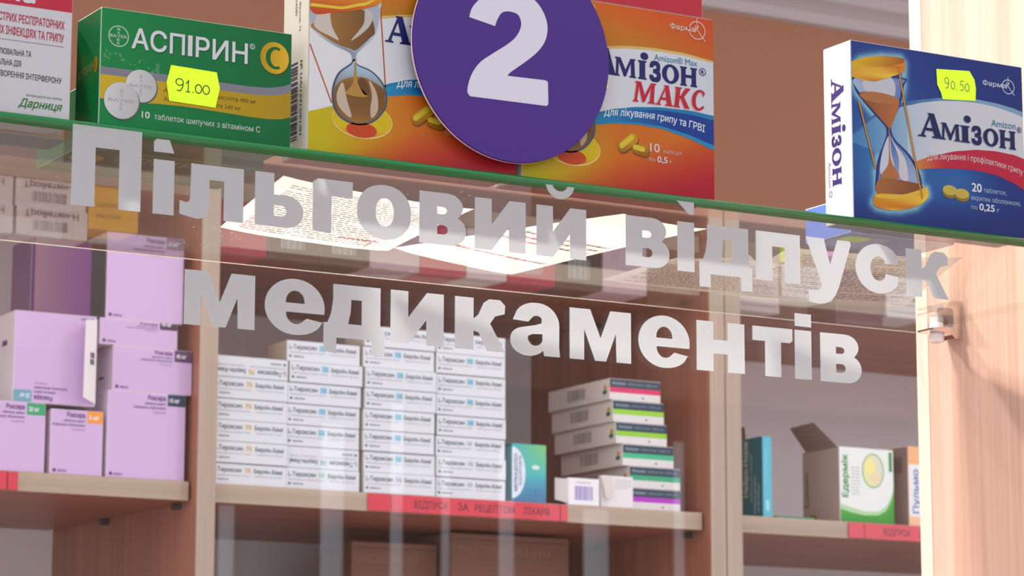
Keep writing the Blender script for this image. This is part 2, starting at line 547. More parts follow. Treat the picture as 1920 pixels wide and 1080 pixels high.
# ------------------------------------------------------------------ measured places (metres, heights relative to the lens)
YF = 1.4586          # face of the lettered pane
ZS = 0.3600          # underside of the glass shelf
TS = 0.0060
YB = 1.7861          # back edge of the glass shelf
XP = 1.3911          # inner face of the wooden side panel
ZT = ZS + TS         # top of the glass shelf
YCAB = 2.8070        # fronts of cabinet uprights
YSH = 2.8200         # fronts of cabinet shelves
YBK = 3.2200         # cabinet back panel
ZSH = 0.3317         # top of the visible cabinet shelf
FLOOR = -Z0

# ------------------------------------------------------------------ setting
def struct(name, mb, mat):
    o = mb.build(name, mat)
    o['kind'] = 'structure'
    return o
struct('floor', MB().box(-2.5, 6.5, -3.2, 4.4, -0.1, 0.0), M['floor'])
struct('wall_back', MB().box(-1.5, 6.5, 4.2, 4.35, 0.0, Z0 + 1.62), M['wall'])
struct('ceiling', MB().box(-1.5, 6.5, 1.72, 4.35, Z0 + 1.62, Z0 + 1.70), M['ceil'])
prof = [(4.2, 1.395), (4.185, 1.397), (4.180, 1.415), (4.165, 1.425), (4.150, 1.432), (4.146, 1.452), (4.120, 1.470), (4.085, 1.484), (4.060, 1.510), (4.052, 1.545),
        (4.030, 1.552), (4.022, 1.580), (4.0, 1.590), (3.995, 1.62), (4.2, 1.62)]
struct('trim_1', MB().prism([(y, Z0 + z) for y, z in prof], 'X', -1.5, 6.5), M['cornice'])
# hall wall behind the camera with a tall shop window hung with blinds
wf = MB()
for (a, b) in ((1.75, 1.9), (4.6, 5.1)): wf.box(a, b, -3.15, -3.0, 0.0, Z0 + 1.6)
wf.box(1.9, 4.6, -3.15, -3.0, 0.0, Z0 + 0.30)
wf.box(1.9, 4.6, -3.15, -3.0, Z0 + 0.97, Z0 + 1.6)
struct('wall_front', wf, M['wallf'])
win = struct('window_1', MB().box(1.9, 4.6, -3.13, -3.12, Z0 + 0.30, Z0 + 0.97), M['sky'])
cur = MB()
edges = [1.9, 2.10, 2.16, 2.70, 2.745, 2.955, 3.02, 3.135, 3.175, 3.27, 3.30, 3.425, 3.475, 3.66, 3.74, 3.92, 3.96, 4.6]
for i in range(0, len(edges), 2):
    cur.box(edges[i], edges[i + 1], -3.10, -3.085, Z0 + 0.30, Z0 + 0.97)
cur.box(2.70, 2.745, -3.10, -3.085, Z0 + 0.66, Z0 + 0.97)
for (a, b, zt) in ((2.955, 3.02, 0.86), (3.135, 3.175, 0.92), (3.27, 3.30, 0.80), (3.425, 3.475, 0.84), (3.66, 3.74, 0.70), (3.92, 3.96, 0.88)):
    cur.box(a, b, -3.10, -3.085, Z0 + zt, Z0 + 0.97)
cur.box(2.10, 2.16, -3.10, -3.085, Z0 + 0.30, Z0 + 0.78)
b_ = cur.build('window_blind', M['curtain'], win)

# ------------------------------------------------------------------ lamp over the counter
LAMP_LABEL = ['round white ceiling downlight nearly above the glass shelf', 'round white ceiling downlight above the back cabinets', 'round white ceiling downlight facing the back cabinets']
for (pos, aim, watts, beam, size), lab in zip(LAMPS, LAMP_LABEL):
    lamp = empty('ceiling_lamp', (pos[0], pos[1], Z0 + pos[2]), lab, 'lamp')
    MB().cyl((0, 0, -0.045), 0.15, 0.09, seg=40, bevel=0.004).build('housing', M['lampw'], lamp)
    MB().cyl((0, 0, -0.094), 0.125, 0.008, seg=40).build('diffuser', M['lampg'], lamp)
    ld = bpy.data.lights.new('lamp_light', 'AREA'); ld.shape = 'DISK'; ld.size = size; ld.energy = watts
    ld.spread = math.radians(beam); ld.color = (1.0, 0.90, 0.84)
    lo = bpy.data.objects.new('lamp_light', ld); COL.objects.link(lo); lo.parent = lamp; lo.location = (0, 0, -0.10)
    dvec = Vector(aim) - Vector((pos[0], pos[1], pos[2] - 0.10))
    lo.rotation_euler = dvec.to_track_quat('-Z', 'Y').to_euler()

# ------------------------------------------------------------------ counter, glass shelf, pane, side panels
cn = empty('shop_counter', (0.75, 1.5, 0), 'long wooden shop counter below the lettered glass pane', 'counter')
MB().box(-0.70, 0.78, -0.16, 0.42, 0.98, 1.02, 0.004).build('counter_top', M['counter'], cn)
MB().box(-0.68, 0.76, -0.10, -0.08, 0.0, 0.98).build('front_panel', M['counter'], cn)

def side_panel(x0, x1, label):
    t = empty('wooden_side_panel', ((x0 + x1) / 2, 1.6, Z0 - 0.58), label, 'panel')
    hx = (x1 - x0) / 2
    MB().box(-hx, hx, -0.20, YB - 1.6 - 0.004, 0, 1.60).build('board', M['panel'], t)
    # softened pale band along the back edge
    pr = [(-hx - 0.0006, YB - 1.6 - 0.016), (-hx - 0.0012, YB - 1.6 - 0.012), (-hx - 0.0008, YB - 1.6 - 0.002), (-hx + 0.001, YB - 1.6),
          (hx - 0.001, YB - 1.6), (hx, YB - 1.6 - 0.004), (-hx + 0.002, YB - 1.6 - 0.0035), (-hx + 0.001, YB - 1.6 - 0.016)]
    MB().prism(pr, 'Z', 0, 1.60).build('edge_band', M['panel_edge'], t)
    return t
side_panel(XP, XP + 0.022, 'pale wooden side panel to which the glass shelf is clamped')
side_panel(0.050, 0.072, 'pale wooden side panel at the far end of the glass shelf, out of view')

# glass shelf with a polished half-round green front edge
def glass_shelf():
    x0, x1 = 0.074, XP - 0.0005
    pts = []
    r = TS / 2
    yc = YF + 0.0040 + r * 0.75
    for i in range(13):
        a = math.pi / 2 + math.pi * i / 12
        pts.append((yc + 0.75 * r * math.cos(a), ZS + r + r * math.sin(a)))
    pts += [(YB - 0.0010, ZS), (YB, ZS + 0.0009), (YB, ZT - 0.001), (YB - 0.001, ZT)]
    bm = bmesh.new()
    A = [bm.verts.new((x0, y, Z0 + z)) for y, z in pts]; B = [bm.verts.new((x1, y, Z0 + z)) for y, z in pts]
    n = len(pts)
    for i in range(n):
        f = bm.faces.new((A[i], B[i], B[(i + 1) % n], A[(i + 1) % n]))
        f.material_index = 1 if i < 12 else (2 if i == 13 else (3 if i == n - 1 else 0))
        f.smooth = i < 12
    bm.faces.new(A).material_index = 0; bm.faces.new(B[::-1]).material_index = 0
    bmesh.ops.recalc_face_normals(bm, faces=bm.faces)
    me = bpy.data.meshes.new('glass_shelf'); bm.to_mesh(me); bm.free()
    for k in ('shelf_glass', 'glass_edge', 'glass_back', 'shelf_top'): me.materials.append(M[k])
    o = link_mesh('glass_shelf', me)
    return tag(o, 'long clear glass shelf with a bright green front edge carrying medicine boxes', 'shelf')
glass_shelf()

pane = empty('glass_screen', (0.73, YF + 0.0005, Z0 - 0.58), 'upright clear glass pane with two lines of large white lettering', 'glass screen')
ZP = 0.3628
def pane_local(x, z): return (x - 0.73, z + 0.58)
pm = MB().box(-0.655, 0.6605, 0.0, 0.0030, 0, 0.58 + ZP)
pg = pm.build('glass_sheet', M['pane_glass'], pane)

# --- letters in unit boxes (u: letter width, v: 0 baseline to 1 x-height)
def arc(cx, cy, rx, ry, a0, a1, n=10):
    return [(cx + rx * math.cos(math.radians(a0 + (a1 - a0) * i / n)), cy + ry * math.sin(math.radians(a0 + (a1 - a0) * i / n))) for i in range(n + 1)]
I_ = [[(0, 0), (0, 1), (.33, 1), (.33, .50), (.68, 1), (1, 1), (1, 0), (.67, 0), (.67, .48), (.33, 0)]]
V_ = [[(0, 0), (0, 1)] + arc(.60, .745, .33, .255, 90, -35, 8) + [(.80, .52)] + arc(.66, .29, .34, .29, 60, -90, 10),
      [(.38, .59), (.38, .73)] + arc(.50, .66, .085, .07, 90, -90, 6), [(.38, .20), (.38, .38)] + arc(.51, .29, .10, .09, 90, -90, 6)]
E_ = [[(1, .40), (.36, .40)] + arc(.52, .38, .165, .20, 180, 300, 8) + [(.70, .30), (.98, .245)] + arc(.51, .28, .44, .30, -10, -90, 8) + arc(.50, .5, .50, .52, -90, -270, 20) + arc(.50, .5, .50, .52, 90, -10, 12),
      [(.35, .57), (.66, .57)] + arc(.505, .60, .155, .20, 0, 180, 10)]
D_ = [[(.15, 1), (.93, 1), (.93, .27), (1, .20), (1, -.27), (.79, -.27), (.79, 0), (.21, 0), (.21, -.27), (0, -.27), (0, .27), (.06, .27), (.12, .45), (.15, .7)],
      [(.45, .73), (.62, .73), (.62, .27), (.40, .27), (.44, .5)]]
M_ = [[(0, 0), (0, 1), (.335, 1), (.50, .45), (.66, 1), (1, 1), (1, 0), (.76, 0), (.75, .56), (.59, 0), (.41, 0), (.235, .60), (.235, 0)]]
K_ = [[(0, 0), (0, 1), (.37, 1), (.37, .60), (.46, .68), (.57, .92), (.68, 1), (.90, 1), (1, .90), (.99, .74), (.90, .71), (.80, .68), (.70, .53), (1, 0), (.64, 0), (.47, .34), (.37, .37), (.37, 0)]]
GLYPH = {
    'П': [[(0, 0), (0, 1), (1, 1), (1, 0), (.68, 0), (.68, .74), (.335, .74), (.335, 0)]],
    'і': [[(0, 0), (0, 1), (1, 1), (1, 0)]],
    'л': [[(.17, 1), (1, 1), (1, 0), (.69, 0), (.69, .73), (.46, .73), (.46, .22), (.43, .08), (.36, .01), (.27, -.01), (.12, .02), (0, .05), (0, .30), (.11, .27), (.155, .31), (.165, .42)]],
    'ь': [[(0, 0), (0, 1), (.39, 1), (.39, .60), (.56, .60)] + arc(.66, .30, .34, .30, 90, -90, 12), [(.39, .20), (.39, .40), (.54, .40)] + arc(.55, .30, .10, .10, 90, -90, 6)],
    'г': [[(0, .02), (0, .93), (.13, 1), (1, 1), (1, .69), (.47, .69), (.47, 0), (.07, 0)]],
    'о': [sup(.5, .5, .5, .52, 2.15), sup(.51, .5, .165, .27, 2.2, 32)],
    'в': V_, 'и': I_, 'й': I_, 'д': D_, 'е': E_, 'м': M_, 'к': K_,
    'п': [[(0, 0), (0, 1), (1, 1), (1, 0), (.65, 0), (.65, .71), (.37, .71), (.37, 0)]],
    'у': [[(0, 1), (.40, 1), (.53, .46), (.70, 1), (.97, 1), (1, .94), (.72, .02), (.64, -.16), (.55, -.27), (.42, -.345), (.28, -.37), (.06, -.34), (.05, -.10), (.16, -.11), (.27, -.08), (.34, 0), (.33, .08)]],
    'с': [arc(.52, .5, .50, .52, 38, 322, 34) + [(.95, .36), (.66, .40)] + arc(.52, .5, .18, .26, -38, -322, 20) + [(.66, .62), (.95, .63)]],
    'а': [[(.05, .66)] + arc(.50, .66, .43, .36, 150, 90, 5) + arc(.55, .60, .44, .42, 85, 0, 8) + [(.985, .18), (1, .04), (1, 0), (.68, 0), (.66, .10)] + arc(.36, .25, .36, .27, -35, -180, 10) + arc(.33, .30, .33, .24, 180, 100, 6) + [(.50, .585), (.63, .63), (.63, .69)] + arc(.53, .68, .11, .09, 10, 150, 6) + [(.36, .64)],
          [(.645, .42), (.645, .36)] + arc(.50, .33, .15, .145, -10, -180, 8) + [(.36, .37), (.45, .41)]],
    'н': [[(0, 0), (0, 1), (.35, 1), (.35, .64), (.65, .64), (.65, 1), (1, 1), (1, 0), (.65, 0), (.65, .36), (.35, .36), (.35, 0)]],
    'т': [[(0, .71), (0, 1), (1, 1), (1, .76), (.93, .71), (.71, .71), (.71, 0), (.31, 0), (.31, .71)]],
}
ROW1, ROW2, XH = 0.3178, 0.2580, 0.0306
W1 = [('П', 564.8, 605.3), ('і', 612.5, 625.0), ('л', 628.4, 667.0), ('ь', 674.0, 704.2), ('г', 709.9, 735.2), ('о', 738.0, 773.0), ('в', 778.3, 809.3), ('и', 815.0, 849.4), ('й', 856.7, 891.2)]
W2 = [('в', 918.9, 950.3), ('і', 956.0, 968.3), ('д', 971.9, 1010.9), ('п', 1013.7, 1047.1), ('у', 1051.5, 1086.5), ('с', 1089.0, 1125.5), ('к', 1129.7, 1163.6)]
W3 = [('м', 632.4, 675.1), ('е', 681.1, 718.4), ('д', 717.8, 756.4), ('и', 760.2, 794.8), ('к', 802.1, 835.6), ('а', 839.1, 872.8), ('м', 879.5, 922.4), ('е', 927.5, 964.3), ('н', 969.3, 1004.5), ('т', 1010.4, 1040.4), ('і', 1042.0, 1054.7), ('в', 1061.4, 1093.1)]
def lettering(word, base, extra, label):
    art = Art(); art.face = 'front'
    art.frames['front'] = ((-730, -0.55, 580), (1, 0, 0), (0, 0, 1), (0, -1, 0))
    for ch, a, b in word:
        h = (ZP - base) / MM * 0.994 if ch == 'П' else XH / MM
        art.glyphs(GLYPH[ch], a, b, base / MM, h, (226, 226, 228))
    for l in extra: art.poly(l, (226, 226, 228))
    o = art.build('lettering', M['vinyl'], (0, 0, 0), pane)
    o['label'] = label
top = ZP / MM - 0.1
dot1 = [(612.5, 352.6), (624.6, 352.6), (621.8, 359.9), (614.2, 359.9), (612.5, 358.4)]
breve = arc(873, 362.6, 9.9, 9.4, 188, 352, 14) + [(878.6, 361.2)] + arc(873, 362.9, 5.6, 5.0, -20, -160, 8) + [(867.4, 361.2)]
dot2 = [(955.8, top - 1.6), (968.3, top - 1.6), (968.3, 353.2), (964.6, 353.3)]
dot3 = [(1042.2, 291.0), (1042.2, 299.0), (1054.7, 299.0), (1054.7, 290.9)]
lettering(W1, ROW1, [dot1, breve], 'white lettering, first word of the upper line')
lettering(W2, ROW1, [dot2], 'white lettering, second word of the upper line')
lettering(W3, ROW2, [dot3], 'white lettering of the lower line')

# glass clamp on the side panel
cl = empty('shelf_clamp', (XP, 1.7375, Z0 + ZS), 'small chrome clamp with a white knob holding the glass shelf on the side panel', 'clamp')
cb = MB()
cb.prism([(0, -.0125), (-.0075, -.0125), (-.0105, -.010), (-.018, -.0085), (-.028, -.0070), (-.0285, -.0058), (-.018, -.0045), (-.0095, -.0045), (-.0085, -.001), (-.0085, .007),
          (-.0095, .0105), (-.018, .0100), (-.028, .0098), (-.0275, .0112), (-.018, .0135), (-.0075, .0165), (0, .0165)], 'Y', -0.0095, 0.0095)
cb.build('clamp_body', M['chrome'], cl)
MB().cyl((-0.0175, 0, -0.0024), 0.0052, 0.0044, seg=28, bevel=0.0006).build('rubber_pad', M['rubber'], cl)
MB().cyl((-0.0175, 0, -0.0118), 0.0055, 0.0075, seg=28, bevel=0.0012).build('screw_knob', M['rubber'], cl)
MB().box(-0.0084, -0.0081, -0.0075, 0.0075, -0.0035, -0.0005).build('jaw_dark_strip', M['dark'], cl)  # dark strip drawn in for the dark reflection inside the jaw

# ------------------------------------------------------------------ boxes standing on the glass shelf
S_A = [[(-.02, 0), (.31, 0), (.31, .06), (.23, .08), (.28, .27), (.60, .27), (.65, .08), (.56, .06), (.56, 0), (1.02, 0), (1.02, .06), (.94, .09), (.66, 1.0), (.38, 1.0), (.44, .90), (.10, .08), (-.02, .06)],
       [(.33, .39), (.57, .39), (.48, .76)]]
S_M = [[(0, 0), (.25, 0), (.25, .06), (.18, .10), (.21, .74), (.44, .02), (.54, .02), (.77, .74), (.78, .10), (.70, .06), (.70, 0), (1.02, 0), (1.02, .06), (.97, .1), (.94, .9), (1.0, .94), (1.0, 1), (.76, 1), (.52, .38), (.29, 1), (.03, 1), (.03, .94), (.09, .9), (.06, .1), (0, .06)]]
S_I = [[(0, 0), (1, 0), (1, .07), (.84, .12), (.84, .9), (1, .93), (1, 1), (0, 1), (0, .93), (.16, .88), (.16, .12), (0, .07)]]
S_H = [[(0, 0), (.40, 0), (.40, .07), (.33, .11), (.33, .44), (.67, .44), (.67, .11), (.60, .07), (.60, 0), (1, 0), (1, .07), (.94, .11), (.94, .89), (1, .93), (1, 1), (.60, 1), (.60, .93), (.67, .89), (.67, .60), (.33, .60), (.33, .89), (.40, .93), (.40, 1), (0, 1), (0, .93), (.06, .89), (.06, .11), (0, .07)]]
S_O = [sup(.5, .5, .5, .52, 2.0), ell(.5, .5, .22, .38, 28)]
S_Z = [[(.02, .80), (.14, .95)] + arc(.45, .76, .42, .26, 110, -40, 10) + [(.70, .53)] + arc(.48, .28, .50, .30, 50, -125, 14) + [(.02, .07), (.04, .26), (.20, .14)] + arc(.38, .29, .30, .21, -100, 90, 10) + [(.22, .47), (.22, .57), (.36, .58)] + arc(.36, .74, .24, .17, -80, 130, 10)]
S_K = [[(0, 0), (.42, 0), (.42, .06), (.34, .1), (.34, .44), (.40, .46), (.72, .0), (1.04, 0), (1.04, .06), (.98, .09), (.62, .55), (.88, .88), (.96, .93), (.96, 1), (.66, 1), (.40, .60), (.34, .58), (.34, .9), (.42, .94), (.42, 1), (0, 1), (0, .94), (.06, .9), (.06, .1), (0, .06)]]
S_S = [arc(.55, .5, .52, .52, 50, 318, 26) + [(.93, .26), (.88, .24)] + arc(.58, .5, .27, .40, -50, -312, 20) + [(.80, .72), (.86, .70), (.92, .94)]]

def near(line, u, v):
    best = 1e9
    for (a, b) in zip(line, line[1:]):
        dx, dy = b[0] - a[0], b[1] - a[1]
        t = max(0, min(1, ((u - a[0]) * dx + (v - a[1]) * dy) / (dx * dx + dy * dy + 1e-9)))
        best = min(best, math.hypot(a[0] + dx * t - u, a[1] + dy * t - v))
    return best
def farmak(a, u0, u1, cu, v, col):
    a.text('Фарма', u0, cu - 1.2, v, 3.3, col, 0.012, layer=7)
    a.text('К', cu - 1.0, cu + 2.2, v, 4.2, col, 0.012, layer=7)
    r = (u1 - cu)
    c0, c1 = cu + 0.6, v + 1.2
    a.poly([ell(c0, c1, r, r * 0.95, 36), ell(c0, c1, r - 0.6, r * 0.95 - 0.6, 36)], col, 7)
    a.stroke([(c0, c1 + r * 1.25), (c0, c1)], 0.5, col, 8)
    a.stroke([(c0 + 0.5, c1 - 0.5), (c0 + r * 0.95, c1 - r * 1.0)], 0.6, col, 8)

def sticker(parent, frame, pts, digits, label, ink=(40, 46, 30)):
    s = Art(); s.frames['front'] = frame
    s.poly(pts, (196, 246, 18), 9)
    for k, st in enumerate(digits): s.stroke(st, 0.62, ink, 10 + (k % 2))
    o = s.build('price_sticker', M['sticker'], (0, 0, 0), parent)
    o['label'] = label
    return o
def digit(ch, u, v, w, h):
    """handwritten figure as strokes"""
    D = {'9': [ell(.46, .72, .40, .27, 14, 0.2, 2 * math.pi + 0.2), [(.86, .75), (.80, .35), (.55, .02), (.20, .06)]],
         '1': [[(.15, .70), (.55, 1.0), (.50, .02)], [(.15, .02), (.85, .02)]],
         '0': [ell(.5, .5, .42, .48, 16)],
         '5': [[(.85, 1), (.25, .97), (.18, .58), (.55, .62), (.82, .40), (.62, .06), (.10, .04)]],
         '.': [[(.4, .03), (.6, .06)]]}[ch]
    out = []
    for l in D:
        q = [(u + x * w, v + y * h) for x, y in l]
        if ch in '0': q.append(q[0])
        out.append(q)
    return out

# --- green effervescent tablet box
def aspirin_art(w, d, h):
    G, GD = (4, 130, 66), (2, 104, 54)
    a = Art(w, d, h)
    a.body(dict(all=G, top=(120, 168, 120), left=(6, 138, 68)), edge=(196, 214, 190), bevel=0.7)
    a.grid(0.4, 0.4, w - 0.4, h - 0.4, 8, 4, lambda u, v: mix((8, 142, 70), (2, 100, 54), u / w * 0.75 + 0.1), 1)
    gt = [(0.3, 33.9), (34, 34.1), (72, 33.8), (91, 33.7), (103, 34.4), (111, 36.2), (116.6, 38.4)]
    gb = [(0.3, 29.5), (34, 29.8), (72, 29.4), (91, 29.2), (103, 29.9), (111, 31.3), (116.6, 33.6)]
    yb = [(0.3, 15.8), (21, 15.8), (36, 16.8), (52, 17.2), (72, 16.7), (91, 16.1), (103, 16.1), (111, 17.0), (116.6, 18.9)]
    a.band(gt, gb, (134, 132, 146), 2)
    a.band(gb, yb, lambda u, v: mix((216, 180, 30), (178, 144, 16), u / w), 2)
    # cross mark
    a.poly([ell(10.5, 52.3, 6.1, 6.1, 40), ell(10.5, 52.3, 5.5, 5.5, 40)], (190, 214, 190), 3)
    a.text('BAYER', 5.4, 15.6, 51.5, 1.7, (190, 214, 190), 0.01, layer=3)
    for i, ch in enumerate('BAYER'):
        if ch != 'Y': a.text(ch, 9.6, 11.4, 55.6 - i * 2.05, 1.6, (190, 214, 190), 0.01, layer=3)
    for du, dv, c, l in ((0.5, -0.4, (4, 74, 40), 3), (0, 0, (224, 224, 228), 5.5)):
        a.text('АСП', 18.3 + du, 50.4 + du, 46.7 + dv, 11.6, c, 0.014, layer=l)
        a.rect(52.2 + du, 46.5 + dv, 55.0 + du, 58.5 + dv, c, l)
        a.text('РИН', 57.0 + du, 89.1 + du, 46.7 + dv, 11.6, c, 0.014, layer=l)
    a.poly([ell(91.9, 57.2, 1.6, 1.6, 20), ell(91.9, 57.2, 1.2, 1.2, 20)], (224, 224, 228), 4)
    a.text('R', 91.3, 92.5, 56.5, 1.5, (224, 224, 228), layer=4)
    a.poly(ell(106.5, 51.8, 9.2, 9.4, 40), (74, 84, 20), 3)
    a.poly(ell(106.0, 52.3, 9.0, 9.3, 40), lambda u, v: mix((190, 150, 20), (236, 190, 40), (u - 97) / 18), 4)
    a.poly([arc(106.6, 52.3, 6.2, 6.6, 62, 298, 24) + arc(106.9, 52.3, 3.6, 5.0, -58, -302, 20)], (10, 104, 40), 5)
    rnd = random.Random(5)
    for i in range(34):
        t = rnd.random()
        cu, cv, r = 2 + 34 * t, 40.5 - 4 * t + rnd.uniform(-3, 3), rnd.uniform(0.25, 0.9)
        a.poly([ell(cu, cv, r, r, 12), ell(cu, cv, r * 0.6, r * 0.6, 12)], (118, 184, 130), 3)
    for (cu, cv, r, l) in ((24.6, 25.6, 9.3, 4), (13.1, 15.9, 10.4, 7)):
        a.poly(ell(cu + 0.7, cv - 0.6, r, r, 40), (96, 98, 92), l)
        a.poly(ell(cu, cv, r, r, 40), lambda u, v, cu=cu, r=r: mix((196, 194, 192), (222, 220, 222), 0.5 + (cu - u) / r * 0.5), l + 1)
        a.text('BAYER', cu - r * 0.75, cu + r * 0.75, cv - 0.9, 1.9, (182, 180, 184), 0.02, layer=l + 2)
        for i, ch in enumerate('BAER'):
            a.text(ch, cu - 0.9, cu + 0.9, cv + (4.6, 2.0, -3.2, -5.6)[i], 1.9, (182, 180, 184), 0.02, layer=l + 2)
    a.text('10', 25.4, 30.2, 7.8, 3.8, (222, 226, 222), 0.015, layer=4)
    a.text('таблеток шипучих з вітаміном С', 32.9, 97.7, 7.7, 3.4, (214, 224, 214), 0.008, layer=4)
    a.text('Ацетилсаліцилова кислота 400 мг', 38.3, 95.2, 24.0, 2.5, (108, 84, 14), 0.005, layer=4)
    a.text('Аскорбінова кислота 240 мг', 38.3, 85.8, 19.0, 2.5, (108, 84, 14), 0.005, layer=4)
    # end face
    a.face = 'left'
    a.text('АСПІРИН', 4, d - 9, 31.0, 5.0, (150, 180, 120), 0.01, layer=3, warp=lambda u: u * 0.12)
    a.poly(ell(d - 6, 36.2, 2.6, 4.6, 24), (226, 140, 30), 3)
    a.poly([arc(d - 6, 36.2, 1.6, 3.0, 60, 300, 12) + arc(d - 6, 36.2, 0.9, 2.1, -60, -300, 12)], (20, 110, 40), 4)
    # underside
    a.face = 'bottom'
    a.rect(2, d * 0.42, w - 2, d * 0.62, (58, 128, 36), 2)
    a.poly(ell(18, d * 0.75, 7, 6, 30), (220, 200, 60), 3)
    a.lines(40, w - 8, d * 0.70, d * 0.9, 5, (210, 220, 205), 0.8, 3, 3)
    return a
asp = aspirin_art(117, 36, 68).build('medicine_box', M['gloss_dim'], place(117, 36, 0.5843, YF + 0.012, ZT))
tag(asp, 'green medicine box with a yellow band, two white tablets and neon sticker reading 91.00', 'medicine box', 'medicine boxes along the glass shelf')
fr = ((-58.5, -18, 0), (1, 0, 0), (0, 0, 1), (0, -1, 0))
st91 = []
for ch, u, w_, h_ in (('9', 45.0, 5.6, 7.2), ('1', 51.2, 3.2, 6.8), ('.', 54.8, 2, 5), ('0', 56.8, 4.6, 5.2), ('0', 61.4, 4.8, 5.2)):
    st91 += digit(ch, u, 25.6, w_, h_)
sticker(asp, fr, [(42.2, 39.9), (70.1, 39.2), (72.2, 30.2), (69.7, 18.7), (41.5, 19.3), (39.7, 29.8)], st91, 'neon yellow price sticker reading 91.00')

# a second one lying flat behind it
asp2 = Art(117, 66, 36)
asp2.body(dict(all=(6, 126, 64), top=(4, 118, 60)), edge=(120, 180, 130), bevel=0.7)
asp2.face = 'bottom'
asp2.rect(1, 26, 116, 33, (134, 132, 146), 2); asp2.rect(1, 18, 116, 26, (70, 140, 30), 2); asp2.rect(1, 12, 116, 18, (120, 140, 36), 2)
asp2.poly(ell(14, 44, 10, 10, 36), (226, 200, 60), 3)
asp2.poly([arc(14, 44, 6.2, 6.6, 62, 298, 24) + arc(14.3, 44, 3.6, 5.0, -58, -302, 20)], (10, 104, 40), 4)
asp2.text('АСПІРИН', 30, 100, 46, 11, (200, 214, 200), 0.018, layer=3)
asp2 = asp2.build('medicine_box', M['gloss_dim'], place(117, 66, 0.5945, 1.5270, ZT))
tag(asp2, 'green medicine box lying flat on the glass behind the one priced 91.00', 'medicine box', 'medicine boxes along the glass shelf')

# --- white box with a crimson band at the far left
wb = Art(96, 34, 112)
wb.body(dict(all=(222, 218, 224)), edge=(230, 226, 230))
def wu(u): return u + 96
wb.grid(0.5, 61.8, 95.6, 111.5, 4, 4, lambda u, v: mix((214, 24, 74), (206, 20, 60), u / 96), 2)
wb.text('Віріна', wu(-66), wu(-21), 64.6, 17, (232, 226, 232), 0.03, 0.15, layer=3)
wb.text('ПРИ ГОСТРИХ РЕСПІРАТОРНИХ', wu(-54), wu(-4.6), 51.6, 4.6, (196, 36, 78), 0.018, layer=3, warp=lambda u: -0.02 * (u - 90))
wb.text('ВІРУСНИХ ІНФЕКЦІЯХ ТА ГРИПУ', wu(-55), wu(-4.8), 44.2, 4.6, (196, 36, 78), 0.018, layer=3, warp=lambda u: -0.02 * (u - 90))
wb.rect(wu(-76), 41.6, wu(-4.6), 42.0, (160, 156, 164), 3)
wb.text('ІМУНОСТИМУЛЮВАЛЬНА ТА', wu(-59), wu(-23.3), 33.6, 3.2, (70, 66, 74), 0.015, layer=3)
wb.text('ПРОТИЗАПАЛЬНА ДІЯ', wu(-55), wu(-29), 27.6, 3.2, (70, 66, 74), 0.015, layer=3)
wb.text('ІНДУКЦІЯ УТВОРЕННЯ ІНТЕРФЕРОНУ', wu(-59.5), wu(-5.4), 21.2, 3.2, (70, 66, 74), 0.015, layer=3, warp=lambda u: -0.01 * (u - 60))
wb.text('Дарниця', wu(-30), wu(-4.4), 5.6, 4.6, (44, 130, 40), 0.02, 0.35, layer=3)
wb.text('ФАРМАЦЕВТИЧНА ФІРМА', wu(-25.5), wu(-4.8), 11.6, 1.2, (96, 150, 90), 0.01, layer=3)
wb = wb.build('medicine_box', M['front_dim'], place(96, 34, 0.4715, YF + 0.012, ZT))
tag(wb, 'white medicine box with a crimson top band and red small print beside the green box', 'medicine box', 'medicine boxes along the glass shelf')

# --- banded box squeezed in behind those two
nb = Art(60, 30, 70)
nb.body(dict(all=(20, 92, 70)), edge=(190, 196, 196))
nb.rect(0.5, 50.5, 59.5, 69.5, (16, 92, 76), 2); nb.rect(0.5, 34, 59.5, 50.5, (214, 168, 36), 2)
nb.rect(0.5, 16, 59.5, 34, (96, 84, 116), 2); nb.rect(0.5, 0.5, 59.5, 16, (222, 146, 66), 2)
nb.rect(0.5, 3, 56.5, 12, (222, 214, 218), 3)
nb = nb.build('medicine_box', M['front_dim'], place(60, 30, 0.5230, YF + 0.0535, ZT))
tag(nb, 'box banded teal, yellow, violet and orange, mostly hidden behind the white box with crimson band', 'medicine box', 'medicine boxes along the glass shelf')

